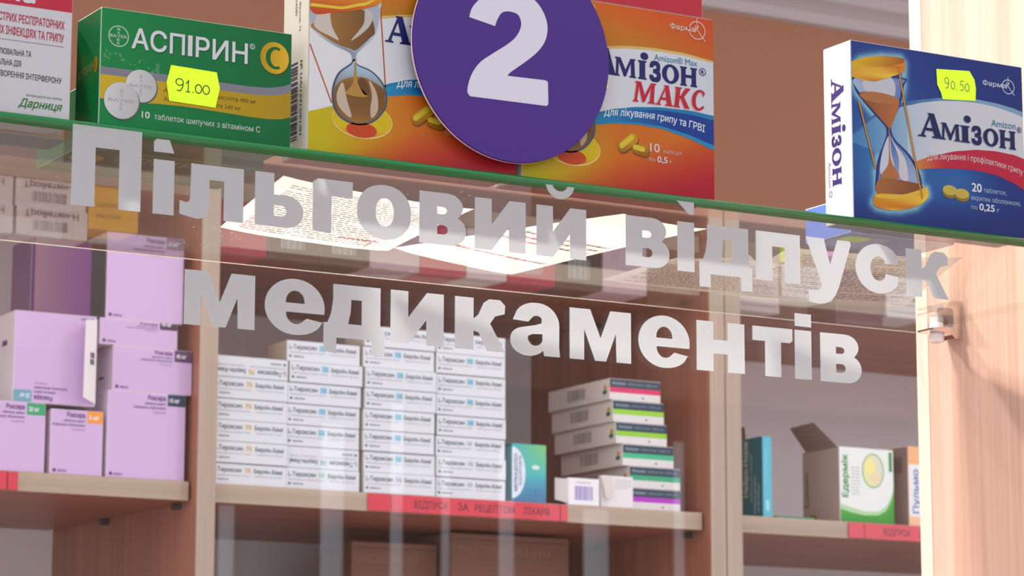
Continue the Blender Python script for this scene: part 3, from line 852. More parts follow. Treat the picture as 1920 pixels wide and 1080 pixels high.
# --- orange and red capsule boxes
def hourglass_max(a):
    # the printed illustration: plate, bulbs, sand, rods
    a.poly(ell(35, 22.6, 19.8, 11.0, 40), (236, 206, 120), 3)
    a.poly(ell(35, 23, 19.2, 10.3, 40), lambda u, v: mix((210, 66, 24), (222, 190, 20), abs(u - 35) / 16), 4)
    a.poly(ell(34.6, 16.8, 10.0, 4.6, 30), (206, 74, 34), 5)
    a.stroke([(0.8, 63.4), (15, 30.8)], 0.8, (196, 84, 24), 4); a.stroke([(46.1, 92), (50.2, 40)], 0.8, (196, 74, 24), 4)
    lowb = [(28.6, 58), (26.7, 55.3), (18.8, 48.6), (15.1, 38.2), (16.4, 27.7), (22.2, 21.5), (32.5, 19.3), (42.8, 22.7), (50, 31), (51, 39.4), (48, 46.8), (40.7, 52.8), (31.6, 55.5), (30.2, 58)]
    a.blob(lowb, (72, 88, 110), 5)
    inn = [((x - 33.2) * 0.93 + 33.2, (y - 37.5) * 0.95 + 37.5) for x, y in lowb]
    a.blob(inn, lambda u, v: mix((132, 104, 84), (172, 198, 220), (v - 34) / 18), 6)
    a.blob([(16.8, 38.5), (21, 44.2), (28.1, 47.4), (37.1, 48.0), (48.4, 43.0), (49.4, 38.4), (48.4, 31.5), (41.8, 24.2), (32.5, 21), (22.9, 23.2), (17.5, 29)], lambda u, v: mix((176, 128, 62), (126, 84, 40), abs(u - 31) / 18), 7)
    a.blob([(22, 43.5), (25, 33), (28, 24), (24.5, 24.5), (19, 30), (18.4, 37)], (206, 186, 166), 8)
    a.blob([(39, 47), (44, 40), (45, 30), (41, 24.5), (40, 30), (41, 38)], (206, 180, 156), 8)
    a.blob([(29.6, 57), (30.4, 57), (31.8, 44), (38, 37), (24, 37), (28.4, 44)], (186, 140, 66), 9)
    a.blob([(31.8, 44.5), (33.6, 47.6), (37.4, 46), (39, 39.5), (36, 38)], (112, 72, 40), 9)
    upb = [(46.1, 110), (46.1, 91.1), (44.9, 79.3), (40.5, 71.4), (31.4, 62.4), (30.4, 57), (28.2, 57), (26.6, 61.6), (17.2, 64.6), (7.3, 69.2), (0.8, 74.6), (0.6, 82), (0.8, 110)]
    a.blob(upb, lambda u, v: mix((130, 146, 168), (206, 212, 222), abs(u - 24) / 20), 5)
    a.blob([(45.2, 92), (44.0, 79.8), (39.6, 72.2), (30.6, 63.4), (26.8, 63.4), (17.4, 66.2), (7.6, 70.8), (1.4, 75.6), (1.6, 84), (16, 85), (36, 90)], (178, 186, 198), 6)
    a.blob([(1.0, 74.8), (8, 79), (9.5, 88), (36, 88), (42.5, 77), (39, 72), (30.6, 64), (27, 64), (17.4, 66), (7.4, 70.4)], lambda u, v: mix((190, 136, 64), (116, 76, 44), (u + 4) / 46), 7)
    a.blob([(3, 75), (9.5, 88), (12.5, 88), (14.5, 76), (19, 68.6), (15, 69.4)], (214, 202, 190), 8)
    a.blob([(27, 69), (35, 80), (36, 89), (41, 86), (38, 78)], (206, 196, 186), 8)
    a.blob([(0.6, 84), (17.8, 84.9), (36.6, 89.6), (48, 97), (48, 116), (0.6, 116)], lambda u, v: mix((206, 78, 26), (232, 168, 40), (v - 84) / 16), 9)
    a.band([(0.6, 88), (20, 88.4), (36, 93), (46, 99)], [(0.6, 86), (20, 86.8), (36, 91.2), (46, 97.4)], (240, 204, 60), 10)

def max_box(x0, label):
    w, d, h = 138, 34, 116.5
    a = Art(w, d, h)
    a.body(dict(all=(206, 60, 40), left=(232, 226, 212), top=(206, 28, 48)), edge=(228, 206, 190), bevel=0.6)
    Y, O, R_ = (206, 186, 16), (214, 112, 26), (186, 26, 48)
    def bgc(u, v):
        t = u / w
        if v < 45:
            c = mix(Y, O, (t - 0.08) / 0.42)
            c = mix(c, R_, (t * 1.25 - v / 42 - 0.12) * 1.25)
            return c
        c = mix((224, 108, 20), (196, 128, 24), (116 - v) / 30)
        return mix(c, (214, 70, 34), t * 1.3 - 0.75 + (v - 95) / 60)
    a.grid(0.4, 0.4, w - 0.4, h - 0.4, 40, 32, bgc, 1)
    arc_t = [(0.4, 82.0), (48, 86.8), (60.6, 89.3), (76, 91.4), (92.8, 92.4), (115, 92.2), (137.6, 89.8)]
    arc_i = [(0.4, 80.4), (48, 85.2), (60.6, 87.6), (76, 89.6), (92.8, 90.6), (115, 90.4), (137.6, 88.4)]
    bt = [(0.4, 24), (20, 30), (44, 43), (53.8, 47.2), (64.8, 50.4), (81.4, 53.6), (98.1, 55.4), (120.6, 55.9), (137.6, 54.7)]
    bb = [(44, 38.2), (53.8, 39.4), (64.7, 41.3), (81.3, 42.5), (98, 42.0), (114.8, 39.0), (137.6, 32.8)]
    a.band(arc_t, arc_i, (222, 190, 116), 2)
    a.band(arc_i, bt, lambda u, v: mix((236, 234, 238), (214, 216, 228), u / w), 2, 40)
    a.band(bt[2:], bb, lambda u, v: mix((30, 150, 196), (24, 62, 150), (u - 48) / 60), 3, 30)
    a.band(bt[2:], [(p[0], p[1] - 1.6 - max(0, p[0] - 90) * 0.03) for p in bt[2:]], (28, 128, 178), 4, 30)
    a.band([(p[0], p[1] + 1.2 + max(0, p[0] - 90) * 0.04) for p in bb], bb, (34, 140, 190), 4, 30)
    hourglass_max(a)
    NV = (34, 36, 104)
    a.glyphs(S_A, 49.6, 66.4, 71.4, 16.6, NV, 5)
    a.glyphs(S_M, 64.9, 80.2, 71.4, 11.9, NV, 6)
    a.glyphs(S_I, 82.0, 88.2, 71.4, 11.9, NV, 5); a.poly(ell(86.6, 86.2, 2.9, 2.4, 24), NV, 5)
    a.text('з', 90.2, 98.6, 71.6, 16.0, NV, 0.032, layer=5)
    a.glyphs(S_O, 99.4, 112.0, 71.4, 11.9, NV, 5)
    a.glyphs(S_H, 112.8, 125.4, 71.2, 12.2, NV, 5)
    a.poly([ell(129.4, 81.7, 2.6, 2.5, 24), ell(129.4, 81.7, 2.1, 2.0, 24)], NV, 5); a.text('R', 128.3, 130.6, 80.4, 2.6, NV, 0.03, layer=5)
    RD = (196, 34, 58)
    for (g, p, q, it) in ((S_M, 78.1, 93.6, .12), (S_A, 94.6, 107.0, .12), (S_K, 107.6, 119.0, .12), (S_S, 120.2, 130.6, .12)):
        a.glyphs(g, p - 0.5, q - 0.5, 56.4, 13.0, (232, 176, 176), 6, italic=it)
        a.glyphs(g, p, q, 56.8, 13.0, RD, 7, italic=it)
    a.text('Amizon® Max', 93.8, 125.6, 84.7, 4.1, (52, 128, 170), 0.004, layer=6)
    a.text('Для лікування грипу та ГРВІ', 57.1, 131.0, 44.6, 4.6, (232, 240, 248), 0.012, 0.12, layer=6, warp=lambda u: 2.6 - ((u - 88) / 20) ** 2 * 0.85)
    # capsules
    for (c0, c1, l, col) in (((70.4, 27.4), (78.0, 33.2), 6, (204, 150, 20)), ((80.0, 27.6), (86.0, 26.6), 4.5, (196, 138, 24))):
        dx, dy = c1[0] - c0[0], c1[1] - c0[1]; L = math.hypot(dx, dy); ang = math.degrees(math.atan2(dy, dx))
        r = 3.6
        cap = arc(c1[0], c1[1], r, r, ang - 90, ang + 90, 10) + arc(c0[0], c0[1], r, r, ang + 90, ang + 270, 10)
        a.poly([(x + 0.6, y - 0.9) for x, y in cap], (140, 72, 20), l - 1)
        a.poly(cap, lambda u, v, c=col: mix((150, 92, 14), c, (v - 22) / 9), l)
        s = arc(c1[0] - 0.8, c1[1] + 0.8, r * 0.45, r * 0.45, ang - 90, ang + 90, 8) + arc(c0[0] - 0.6, c0[1] + 0.6, r * 0.45, r * 0.45, ang + 90, ang + 270, 8)
        a.poly(s, (226, 200, 60), l + 1)
    a.text('10', 90.3, 97.4, 26.8, 5.4, (232, 214, 214), 0.012, layer=6)
    a.text('капсул', 100.1, 113.2, 26.8, 2.6, (226, 190, 180), 0.004, layer=6)
    a.text('по', 89.5, 94.0, 20.6, 2.6, (226, 190, 180), 0.004, layer=6); a.text('0,5', 95.6, 103.0, 20.6, 3.8, (232, 214, 214), 0.02, layer=6)
    a.text('г', 104.6, 106.4, 20.6, 2.4, (226, 190, 180), layer=6)
    farmak(a, 105.5, 131.2, 125.0, 106.6, (240, 206, 190))
    a.face = 'left'
    a.barcode(6, 10, 20, 56, (92, 76, 110), True, 3, 4)
    a.text('№ UA/12415/01/01', 12, 56, d - 10.5, 2.6, (80, 70, 80), 0.01, rot=-90, layer=3)
    a.text('м. Київ, вул. Фрунзе, 74', 74, 112, d - 13, 2.6, (110, 104, 110), 0.006, rot=-90, layer=3)
    a.text('Україна, 04080', 84, 112, d - 18, 2.6, (110, 104, 110), 0.006, rot=-90, layer=3)
    o = a.build('medicine_box', M['gloss_dim'], place(w, d, x0, YF + 0.012, ZT))
    return tag(o, label, 'medicine box', 'medicine boxes along the glass shelf')
mx1 = max_box(0.7118, 'orange and red capsule box with a large printed hourglass, left of the purple sign')
mx2 = max_box(0.8540, 'orange and red capsule box half covered by the purple sign, brown wall to its right')
fr = ((-69, -17, 0), (1, 0, 0), (0, 0, 1), (0, -1, 0))
sticker(mx2, fr, [(33, 82), (57.5, 81), (60.2, 76), (60.0, 62.4), (35, 63.5), (31, 73)], [], 'edge of a neon yellow price sticker')

rd = Art(130, 32, 46)
rd.body(dict(all=(204, 22, 52), bottom=(224, 170, 160)), edge=(226, 170, 164))
rd = rd.build('medicine_box', M['front_dim'], place(130, 32, 0.8545, YF + 0.0125, ZT + 0.1165))
tag(rd, 'red medicine box lying on top of the orange box behind the purple sign', 'medicine box', 'medicine boxes along the glass shelf')

# --- blue tablet box
def amizon_art():
    w, d, h = 141.5, 30, 118
    a = Art(w, d, h)
    BL = (26, 48, 128)
    a.body(dict(all=BL, left=(240, 238, 244), top=(206, 190, 214)), edge=(226, 220, 236), bevel=0.6)
    def bgc(u, v):
        t = math.exp(-(((u - 30) / 34) ** 2 + ((v - 42) / 40) ** 2))
        c = mix((30, 60, 140), (26, 46, 126), u / w)
        c = mix(c, (64, 140, 196), t * 0.85)
        t2 = math.exp(-(((u - 84) / 26) ** 2 + ((v - 33) / 18) ** 2))
        c = mix(c, (44, 120, 188), t2 * 0.7)
        c = mix(c, (22, 36, 110), max(0, (22 - v) / 22) * 0.7)
        return mix(c, (150, 206, 220), 0.95 * math.exp(-(near(sh, u, v) / 3.2) ** 2))
    sh = [(0.6, 100), (8, 106), (24, 110), (40, 111), (43, 108), (42.3, 92.5), (39.2, 80), (32.3, 67), (31.6, 61), (35, 55.4), (46.1, 47.1), (53.6, 36), (54.5, 27), (59, 26), (60, 22), (50, 13.4), (38, 10), (27.9, 9), (18.6, 9.7), (15.6, 12.4), (19, 19), (18.5, 33), (20.7, 43), (26.6, 56), (27.4, 61), (16, 72.4), (4.3, 83.3), (0.6, 92)]
    a.grid(0.4, 0.4, w - 0.4, h - 0.4, 84, 70, bgc, 1)
    ao = [(0.4, 56), (20, 72), (44.4, 82.6), (59, 85.8), (73.7, 88.6), (88.4, 90.4), (103.3, 91.0), (118.2, 90.4), (133.2, 88.7), (141.2, 87.0)]
    ai = [(0.4, 55), (20, 70), (44.4, 79.8), (59, 83.8), (73.6, 86.6), (88.4, 88.2), (103.2, 88.6), (118.1, 87.8), (133.1, 85.4), (141.2, 83.6)]
    rt_ = [(48, 41.5), (54.2, 44.9), (65.2, 49.2), (87.3, 54.6), (102.2, 57), (117.1, 57.7), (132.1, 57), (141.2, 55.2)]
    rb = [(48, 37.2), (54.1, 38.8), (72.3, 41.2), (87, 42.5), (101.7, 42.8), (116.5, 41.5), (131.4, 37.8), (141.2, 33.7)]
    a.band(ao, ai, lambda u, v: mix((60, 110, 170), (130, 168, 200), (u - 40) / 60), 2, 36)
    a.band(ai[2:], [(44.4, 40), (48, 41.5)] + rt_[1:], lambda u, v: mix((190, 204, 220), (216, 216, 224), (u - 44) / 30), 2, 36)
    a.band(ai[:3], [(0.4, 50), (44.4, 40)], lambda u, v: mix((60, 128, 186), (160, 190, 214), u / 46), 2, 16)
    a.band(rt_, rb, lambda u, v: mix((214, 130, 60), (196, 26, 62), (u - 54) / 22), 3, 30)
    # hourglass illustration with its pale glow
    bd = [(1.1, 93), (1.1, 91.2), (4.3, 83.3), (16, 72.4), (25.6, 64.6), (27.4, 61), (26.6, 56), (20.7, 43.1), (18.5, 33), (19.4, 18.8), (39, 20.5), (54.1, 25.8), (53.6, 36), (46.1, 47.1), (35, 55.4), (31.6, 61), (32.3, 67), (39.2, 80), (42.3, 92.5), (42, 98)]
    a.blob(bd, (36, 50, 130), 4)
    def inset(pts, cx, k, cy=None, ky=1.0): return [((x - cx) * k + cx, y if cy is None else (y - cy) * ky + cy) for x, y in pts]
    a.blob([(3.4, 93), (6.6, 83.6), (17, 73.4), (27.4, 64.6), (29.2, 61), (28.4, 56), (23, 43.1), (20.7, 33), (21, 20), (39, 21.6), (52.6, 26.6), (51.8, 35.4), (44.4, 46.1), (33.6, 54.8), (30.2, 61), (31, 67), (37.4, 80), (40.6, 92.5), (40.6, 97)], lambda u, v: mix((64, 96, 170), (176, 192, 220), abs(u - 30) / 26), 5)
    a.blob([(11, 93.5), (32, 97), (33.5, 84), (12, 85)], (206, 204, 214), 6)
    a.blob([(29.4, 58), (23.5, 46), (22, 32), (33, 34), (31, 47)], (206, 210, 224), 6)
    a.blob([(30.2, 58), (36.5, 45), (37, 32), (44, 30), (42, 44), (34, 53)], (214, 206, 214), 6)
    a.blob([(6.4, 82.4), (12, 85), (22, 85.6), (33, 83.8), (38.2, 81.2), (35.2, 72.6), (30.6, 63), (28.4, 63.6), (17.4, 73)], lambda u, v: mix((140, 78, 40), (190, 112, 60), (u - 6) / 30), 7)
    a.poly(ell(22.2, 82.0, 15.8, 3.6, 30), (184, 116, 66), 8)
    a.blob([(29.0, 60), (29.8, 60), (30.6, 42), (37, 31), (22, 30), (28.4, 40)], (186, 116, 66), 7)
    a.blob([(19.2, 27), (25.8, 29.5), (36, 29.6), (54, 28.4), (53.6, 24.5), (39, 20.8), (19.2, 19.2)], lambda u, v: mix((176, 108, 58), (134, 72, 40), (u - 19) / 34), 8)
    gold = lambda u, v: mix((214, 120, 20), (246, 206, 70), 0.5 + 0.5 * math.sin(u * 0.24))
    a.blob([(0.5, 93.6), (16.5, 92.4), (30.1, 96.6), (41.6, 101.6), (43.2, 104), (43.0, 110.2), (38, 108.6), (20, 104.4), (0.5, 99.6)], gold, 9)
    a.blob([(0.5, 103.4), (12, 107.8), (26, 110.4), (40, 111), (43, 109.8), (40, 107), (24, 103.0), (8, 100.4), (0.5, 99.4)], lambda u, v: mix((228, 180, 30), (170, 84, 20), (u - 14) / 30), 10)
    a.blob([(15.6, 12.4), (18.8, 18.6), (39, 20.4), (54.5, 25.4), (58.4, 27.2), (60.3, 22.6), (57, 17.6), (49.7, 13.4), (38, 10), (27.9, 8.9), (18.6, 9.7)], gold, 9)
    a.blob([(19, 18.4), (39, 20.2), (54.3, 25.3), (58, 27), (57.4, 24.4), (40, 17.6), (20, 16)], (236, 190, 60), 10)
    for p_, q_ in (((5.5, 77.9), (17.8, 35.2)), ((37.8, 104.3), (54.8, 19.6))):
        a.stroke([p_, q_], 1.5, (150, 80, 20), 11); a.stroke([(p_[0] - .2, p_[1]), (q_[0] - .2, q_[1])], 0.8, (226, 164, 60), 12)
    NV = (22, 30, 84)
    for dx, dy, c, l in ((-0.5, -0.4, (160, 176, 204), 5), (0, 0, NV, 6)):
        a.glyphs(S_A, 53.4 + dx, 73.2 + dx, 60.6 + dy, 16.4, c, l)
        a.glyphs(S_M, 71.6 + dx, 87.4 + dx, 60.6 + dy, 11.4, c, l + 0.4)
        a.glyphs(S_I, 88.0 + dx, 95.6 + dx, 60.6 + dy, 11.4, c, l)
        a.poly(ell(93.9 + dx, 76.6 + dy, 3.0, 2.5, 24), c, l)
        a.text('з', 97.0 + dx, 105.6 + dx, 60.7 + dy, 15.6, c, 0.032, layer=l)
        a.glyphs(S_O, 106.8 + dx, 119.6 + dx, 60.6 + dy, 11.8, c, l)
        a.glyphs(S_H, 120.4 + dx, 134.2 + dx, 60.4 + dy, 12.4, c, l)
    a.text('Amizon', 113.9, 134.4, 74.3, 4.9, (52, 124, 166), 0.004, layer=7)
    a.poly([ell(137.4, 74.4, 2.0, 2.0, 20), ell(137.4, 74.4, 1.6, 1.6, 20)], NV, 7); a.text('R', 136.6, 138.3, 73.4, 2.1, NV, 0.03, layer=7)
    a.text('Для лікування і профілактики грипу', 60, 139.6, 44.2, 4.2, (240, 212, 216), 0.008, 0.1, layer=7, warp=lambda u: 4.4 - ((u - 97) / 20) ** 2 * 1.05)
    for (cu, cv, l) in ((78.0, 26.6, 6), (87.8, 25.4, 7)):
        a.poly(ell(cu, cv - 1.2, 6.2, 3.6, 28), (150, 120, 40), l); a.poly(ell(cu, cv + 0.6, 6.0, 3.3, 28), (206, 180, 80), l + 1)
    a.text('20', 96.1, 104.4, 28.6, 5.8, (232, 234, 244), 0.02, layer=7)
    a.text('таблеток,', 106.0, 125.2, 28.8, 3.2, (176, 198, 224), 0.004, layer=7)
    a.text('вкритих оболонкою,', 95.5, 137, 22.8, 3.2, (176, 198, 224), 0.004, layer=7)
    a.text('по', 95.3, 100.4, 16.6, 3.0, (176, 198, 224), 0.004, layer=7); a.text('0,25', 102, 114.8, 16.6, 4.6, (232, 234, 244), 0.02, layer=7)
    a.text('г', 116.8, 119, 16.6, 3.0, (176, 198, 224), layer=7)
    farmak(a, 107.4, 133.7, 128.4, 101.6, (206, 214, 232))
    # narrow white end
    a.face = 'left'
    PU = (64, 44, 120)
    B = 8.5
    run = [(S_A, 0, 15.5, 13.4), (S_M, 16, 30, 9.6), (S_I, 31.2, 37, 9.6), (S_O, 46.2, 58, 9.6), (S_H, 59, 71, 9.6)]
    for g, p_, q_, hh in run:
        a.glyphs(g, 96 - q_, 96 - p_, B, hh, PU, 4, rot=-90)
    a.text('з', 96 - 45.4, 96 - 38, B + 0.2, 12.6, PU, 0.03, rot=-90, layer=4)
    a.poly(ell(B + 13, 96 - 34.6, 1.9, 2.4, 20), PU, 4)
    a.text('Amizon', 25, 42, B - 4.6, 3.2, (150, 150, 196), 0.004, layer=4, rot=-90)
    a.poly([ell(B + 1.6 - 4, 20.5, 1.7, 2.0, 20), ell(B + 1.6 - 4, 20.5, 1.3, 1.6, 20)], PU, 4)
    return a
bl = amizon_art().build('medicine_box', M['gloss_dim'], place(141.5, 30, 1.0980, YF + 0.012, ZT))
tag(bl, 'blue tablet box with a golden hourglass, white end and neon sticker reading 90.50', 'medicine box', 'medicine boxes along the glass shelf')
fr = ((-70.75, -15, 0), (1, 0, 0), (0, 0, 1), (0, -1, 0))
st90 = []
for ch, u, w_, h_ in (('9', 75.6, 4.0, 7.4), ('0', 80.6, 3.6, 5.6), ('.', 84.6, 2, 5), ('5', 88.0, 4.2, 6.6), ('0', 92.4, 3.8, 5.4)):
    st90 += [[(x, y) for x, y in l] for l in digit(ch, u, 95.2, w_, h_)]
sticker(bl, fr, [(69.1, 107.3), (96.5, 109.4), (100.6, 104), (101.6, 98), (101, 89.8), (73.7, 87.6), (72.4, 92), (69.5, 97)], st90, 'neon yellow price sticker reading 90.50', (90, 100, 60))

b2 = Art(86, 50, 24)
b2.body(dict(all=(70, 104, 186), bottom=(104, 134, 206)), edge=(190, 200, 226))
b2.face = 'bottom'; b2.rect(4, 8, 40, 42, (150, 176, 222), 2); b2.lines(46, 80, 12, 40, 6, (210, 218, 236), 1.0, 9, 3)
b2 = b2.build('medicine_box', M['card'], place(86, 50, 1.1220, YF + 0.0480, ZT))
tag(b2, 'small light blue box lying on the glass behind the blue hourglass box', 'medicine box', 'medicine boxes along the glass shelf')
fr = ((-43, 25, 0), (1, 0, 0), (0, -1, 0), (0, 0, -1))
s_ = Art(); s_.frames['front'] = fr; s_.poly([(8, 26), (24, 25), (26, 34), (24, 42), (9, 42), (6, 34)], (196, 246, 18), 4)
so = s_.build('price_sticker', M['sticker'], (0, 0, 0), b2); so['label'] = 'neon yellow price sticker underneath'

# ------------------------------------------------------------------ round number sign
sg = empty('number_sign', (0.8422, YF + 0.0032, Z0 + 0.3729), 'round purple sign with a large white number 2 in front of the orange boxes', 'sign')
R_ = 0.0673
MB().cyl((0, 0.0012, R_), R_, 0.0024, 'Y', 96, bevel=0.0003).build('disc', [M['purple']], sg)
ring = MB()
ra = [(R_ + 0.0003) * math.cos(2 * math.pi * i / 96) for i in range(96)]; rb_ = [(R_ + 0.0003) * math.sin(2 * math.pi * i / 96) for i in range(96)]
for i in range(96):
    j = (i + 1) % 96
    q = [ring.bm.verts.new((ra[k], y, R_ + rb_[k])) for k, y in ((i, 0.0006), (j, 0.0006), (j, 0.0022), (i, 0.0022))]
    ring.bm.faces.new(q)
ring.build('rim', M['acry'], sg)
two = [(-29.8, 17.1), (-12.2, 14), (-10.4, 18.7), (-7.4, 22.9), (-2.5, 24.3), (3.2, 23.3), (5.5, 19.5), (5.2, 14.8), (1.8, 9.0), (-3.7, 4.0), (-13.4, -2.8), (-21.8, -9), (-27.2, -16.0), (-30.0, -23), (-30.8, -28.4), (-28.9, -30.9),
       (23.4, -30.4), (24.6, -29.2), (24.3, -15.5), (22.7, -14.7), (-3.6, -15.3), (-1.2, -12.6), (8.6, -5.2), (16.6, 1.6), (22.0, 8.8), (24, 16.6), (23.0, 23.2), (19.6, 29.4), (14.7, 34), (8.0, 37.2), (-1.3, 38.2), (-9.9, 36.8), (-18.4, 32.8), (-24.6, 27.2), (-28.2, 22.4)]
ta = Art(); ta.frames['front'] = ((0, 0, 67.3), (1, 0, 0), (0, 0, 1), (0, -1, 0))
def rounded(pts, corners, k=6):
    q = []; n = len(pts)
    for i in range(n):
        p1, p2 = pts[i], pts[(i + 1) % n]
        p0 = p1 if i in corners else pts[i - 1]
        p3 = p2 if (i + 1) % n in corners else pts[(i + 2) % n]
        for j in range(k):
            t = j / k
            q.append(tuple(0.5 * (2 * p1[c] + (p2[c] - p0[c]) * t + (2 * p0[c] - 5 * p1[c] + 4 * p2[c] - p3[c]) * t * t + (3 * p1[c] - p0[c] - 3 * p2[c] + p3[c]) * t ** 3) for c in (0, 1)))
    return q
ta.poly(rounded(two, {0, 1, 15, 16, 17, 18, 19, 20}), (216, 212, 222), 3)
t_ = ta.build('numeral', M['white'], (0, 0, 0), sg); t_['label'] = 'white numeral 2'
MB().box(-0.012, 0.022, 0.0024, 0.0088, R_ - 0.01, R_ + 0.02).build('adhesive_pad', M['rubber'], sg)

# ------------------------------------------------------------------ papers on the glass
def paper(corners, label, seed, nrow, z=0.0005, dense=0.6, red=False, margin=0.1, mat='paper'):
    """a sheet lying on the glass; corners given far-left, far-right, near-right, near-left on its printed side"""
    c = [Vector((p[0], p[1], 0)) for p in corners]
    o = sum(c, Vector()) / 4
    a = Art()
    rnd = random.Random(seed)
    def at(s, t): return (c[0] * (1 - s) * (1 - t) + c[1] * s * (1 - t) + c[2] * s * t + c[3] * (1 - s) * t) - o
    def zz(s, t): return 0.9 + 0.5 * math.sin(3 * s + seed) + 1.4 * (abs(s - 0.5) * 2) ** 4 + 0.5 * math.sin(4 * t)
    N = 14
    for i in range(N + 1):
        for j in range(N + 1):
            p = at(i / N, j / N); a.v.append((p.x, p.y, zz(i / N, j / N))); a.c.append(lin((246, 236, 228)))
    for i in range(N):
        for j in range(N):
            b = i * (N + 1) + j
            a.f.append((b, b + 1, b + N + 2, b + N + 1))
    def mark(s0, s1, t0, t1, col):
        b = len(a.v)
        k = max(1, int((s1 - s0) * 14))
        for i in range(k + 1):
            s = s0 + (s1 - s0) * i / k
            for t in (t0, t1):
                p = at(s, t); a.v.append((p.x, p.y, zz(s, t) - 0.12)); a.c.append(lin(col))
        for i in range(k): a.f.append((b + 2 * i, b + 2 * i + 1, b + 2 * i + 3, b + 2 * i + 2))
    for r in range(nrow):
        t = margin + (0.94 - margin) * r / nrow
        if rnd.random() > dense + 0.25: continue
        s = 0.08 + (0.12 * rnd.random() if rnd.random() < .3 else 0)
        e = 0.93 - (0.4 * rnd.random() if rnd.random() < .35 else 0)
        while s < e:
            w = 0.012 + rnd.random() * 0.04
            g = rnd.randint(110, 160)
            mark(s, min(s + w, e), t, t + 0.30 / nrow, (g + 20, g - 8, g - 4))
            s += w + 0.010
    if red:
        mark(0.62, 0.86, 0.815, 0.83, (196, 90, 110)); mark(0.05, 0.45, 0.60, 0.606, (120, 110, 110)); mark(0.82, 0.826, 0.1, 0.95, (160, 140, 136))
    ob = a.build('paper_sheet', M[mat], (o.x * MM, o.y * MM, Z0 + ZT + z))
    return tag(ob, label, 'paper', 'papers lying on the glass shelf')
paper([(734, 1548), (880, 1576), (898, 1728), (766, 1711)], 'brightly lit paper densely covered with small print, first along the glass shelf', 3, 24, dense=0.9, red=True)
paper([(979, 1556), (1056, 1574), (1028.5, 1785), (905.4, 1733)], 'bright almost blank paper on the glass shelf, a corner at its rear edge', 11, 15, dense=0.10, z=0.0045)
paper([(1084, 1652), (1118, 1616), (1240, 1742), (1082.6, 1750.8)], 'curled greyish paper with a pointed end, third along the glass shelf', 8, 22, dense=0.85, mat='paper_dim')
paper([(1140, 1600), (1262, 1566), (1352, 1748), (1200, 1778)], 'grey printed paper nearest the wooden side panel', 21, 22, dense=0.85, z=0.0045, mat='paper_dim')

# ------------------------------------------------------------------ back cabinets
LEVELS = [0.3115, 0.0615, -0.1885, -0.4385, -0.6885, -0.9385, -1.1885]
def cabinet(name, x_panels, bays, label, upper):
    """x_panels: (x0, x1) of each upright; bays: (x0, x1) of each compartment"""
    xm = (x_panels[0][0] + x_panels[-1][1]) / 2
    t = empty(name, (xm, 2.95, 0), label, 'cabinet')
    TOP = Z0 + 0.70
    for i, (a, b) in enumerate(x_panels):
        nm = 'side_panel' if i in (0, len(x_panels) - 1) else 'divider'
        p = MB().box(a - xm, b - xm, YCAB - 2.95 + 0.0012, YBK - 2.95, 0, TOP - 0.02).build(nm, M['cab'], t)
        MB().box(a - xm + 0.0002, b - xm - 0.0002, YCAB - 2.95, YCAB - 2.95 + 0.0012, 0, TOP - 0.02).build('edge_band', M['edge_z'], p)
    MB().box(x_panels[0][0] - xm, x_panels[-1][1] - xm, YCAB - 2.95, YBK - 2.95 + 0.004, TOP - 0.02, TOP).build('top_panel', M['cab_x'], t)
    MB().box(x_panels[0][0] - xm, x_panels[-1][1] - xm, YBK - 2.95, YBK - 2.95 + 0.004, 0, TOP - 0.02).build('back_panel', M['back'], t)
    for k, (a, b) in enumerate(bays):
        for z in LEVELS + ([0.5870] if upper[k] else []):
            s = MB().box(a - xm + 0.001, b - xm - 0.004, YSH - 2.95 + 0.001, YBK - 2.95 - 0.001, Z0 + z, Z0 + z + 0.02).build('shelf', M['cab_x'], t)
            MB().box(a - xm + 0.001, b - xm - 0.004, YSH - 2.95, YSH - 2.95 + 0.001, Z0 + z, Z0 + z + 0.02).build('edge_band', M['edge_x'], s)
            if z > 0.2:
                for sx in (a, b):
                    for yy in (2.85, 3.05):
                        q = 1 if sx == a else -1
                        MB().box(min(sx, sx + q * 0.009) - xm, max(sx, sx + q * 0.009) - xm, yy - 2.95 - 0.005, yy - 2.95 + 0.005, Z0 + z - 0.007, Z0 + z - 0.0005, 0.001).build('shelf_pin', M['dark'], t)
    return t
cabinet('shelf_cabinet', [(0.30, 0.3215), (1.2364, 1.2578), (1.8835, 1.9045)], [(0.3215, 1.2364), (1.2578, 1.8835)], 'brown cabinet holding the stacked white and lilac boxes', (False, True))
cabinet('shelf_cabinet', [(1.9058, 1.9276), (2.86, 2.882)], [(1.9276, 2.86)], 'brown cabinet with the teal box and the white and green box, beside the side panel', (True,))

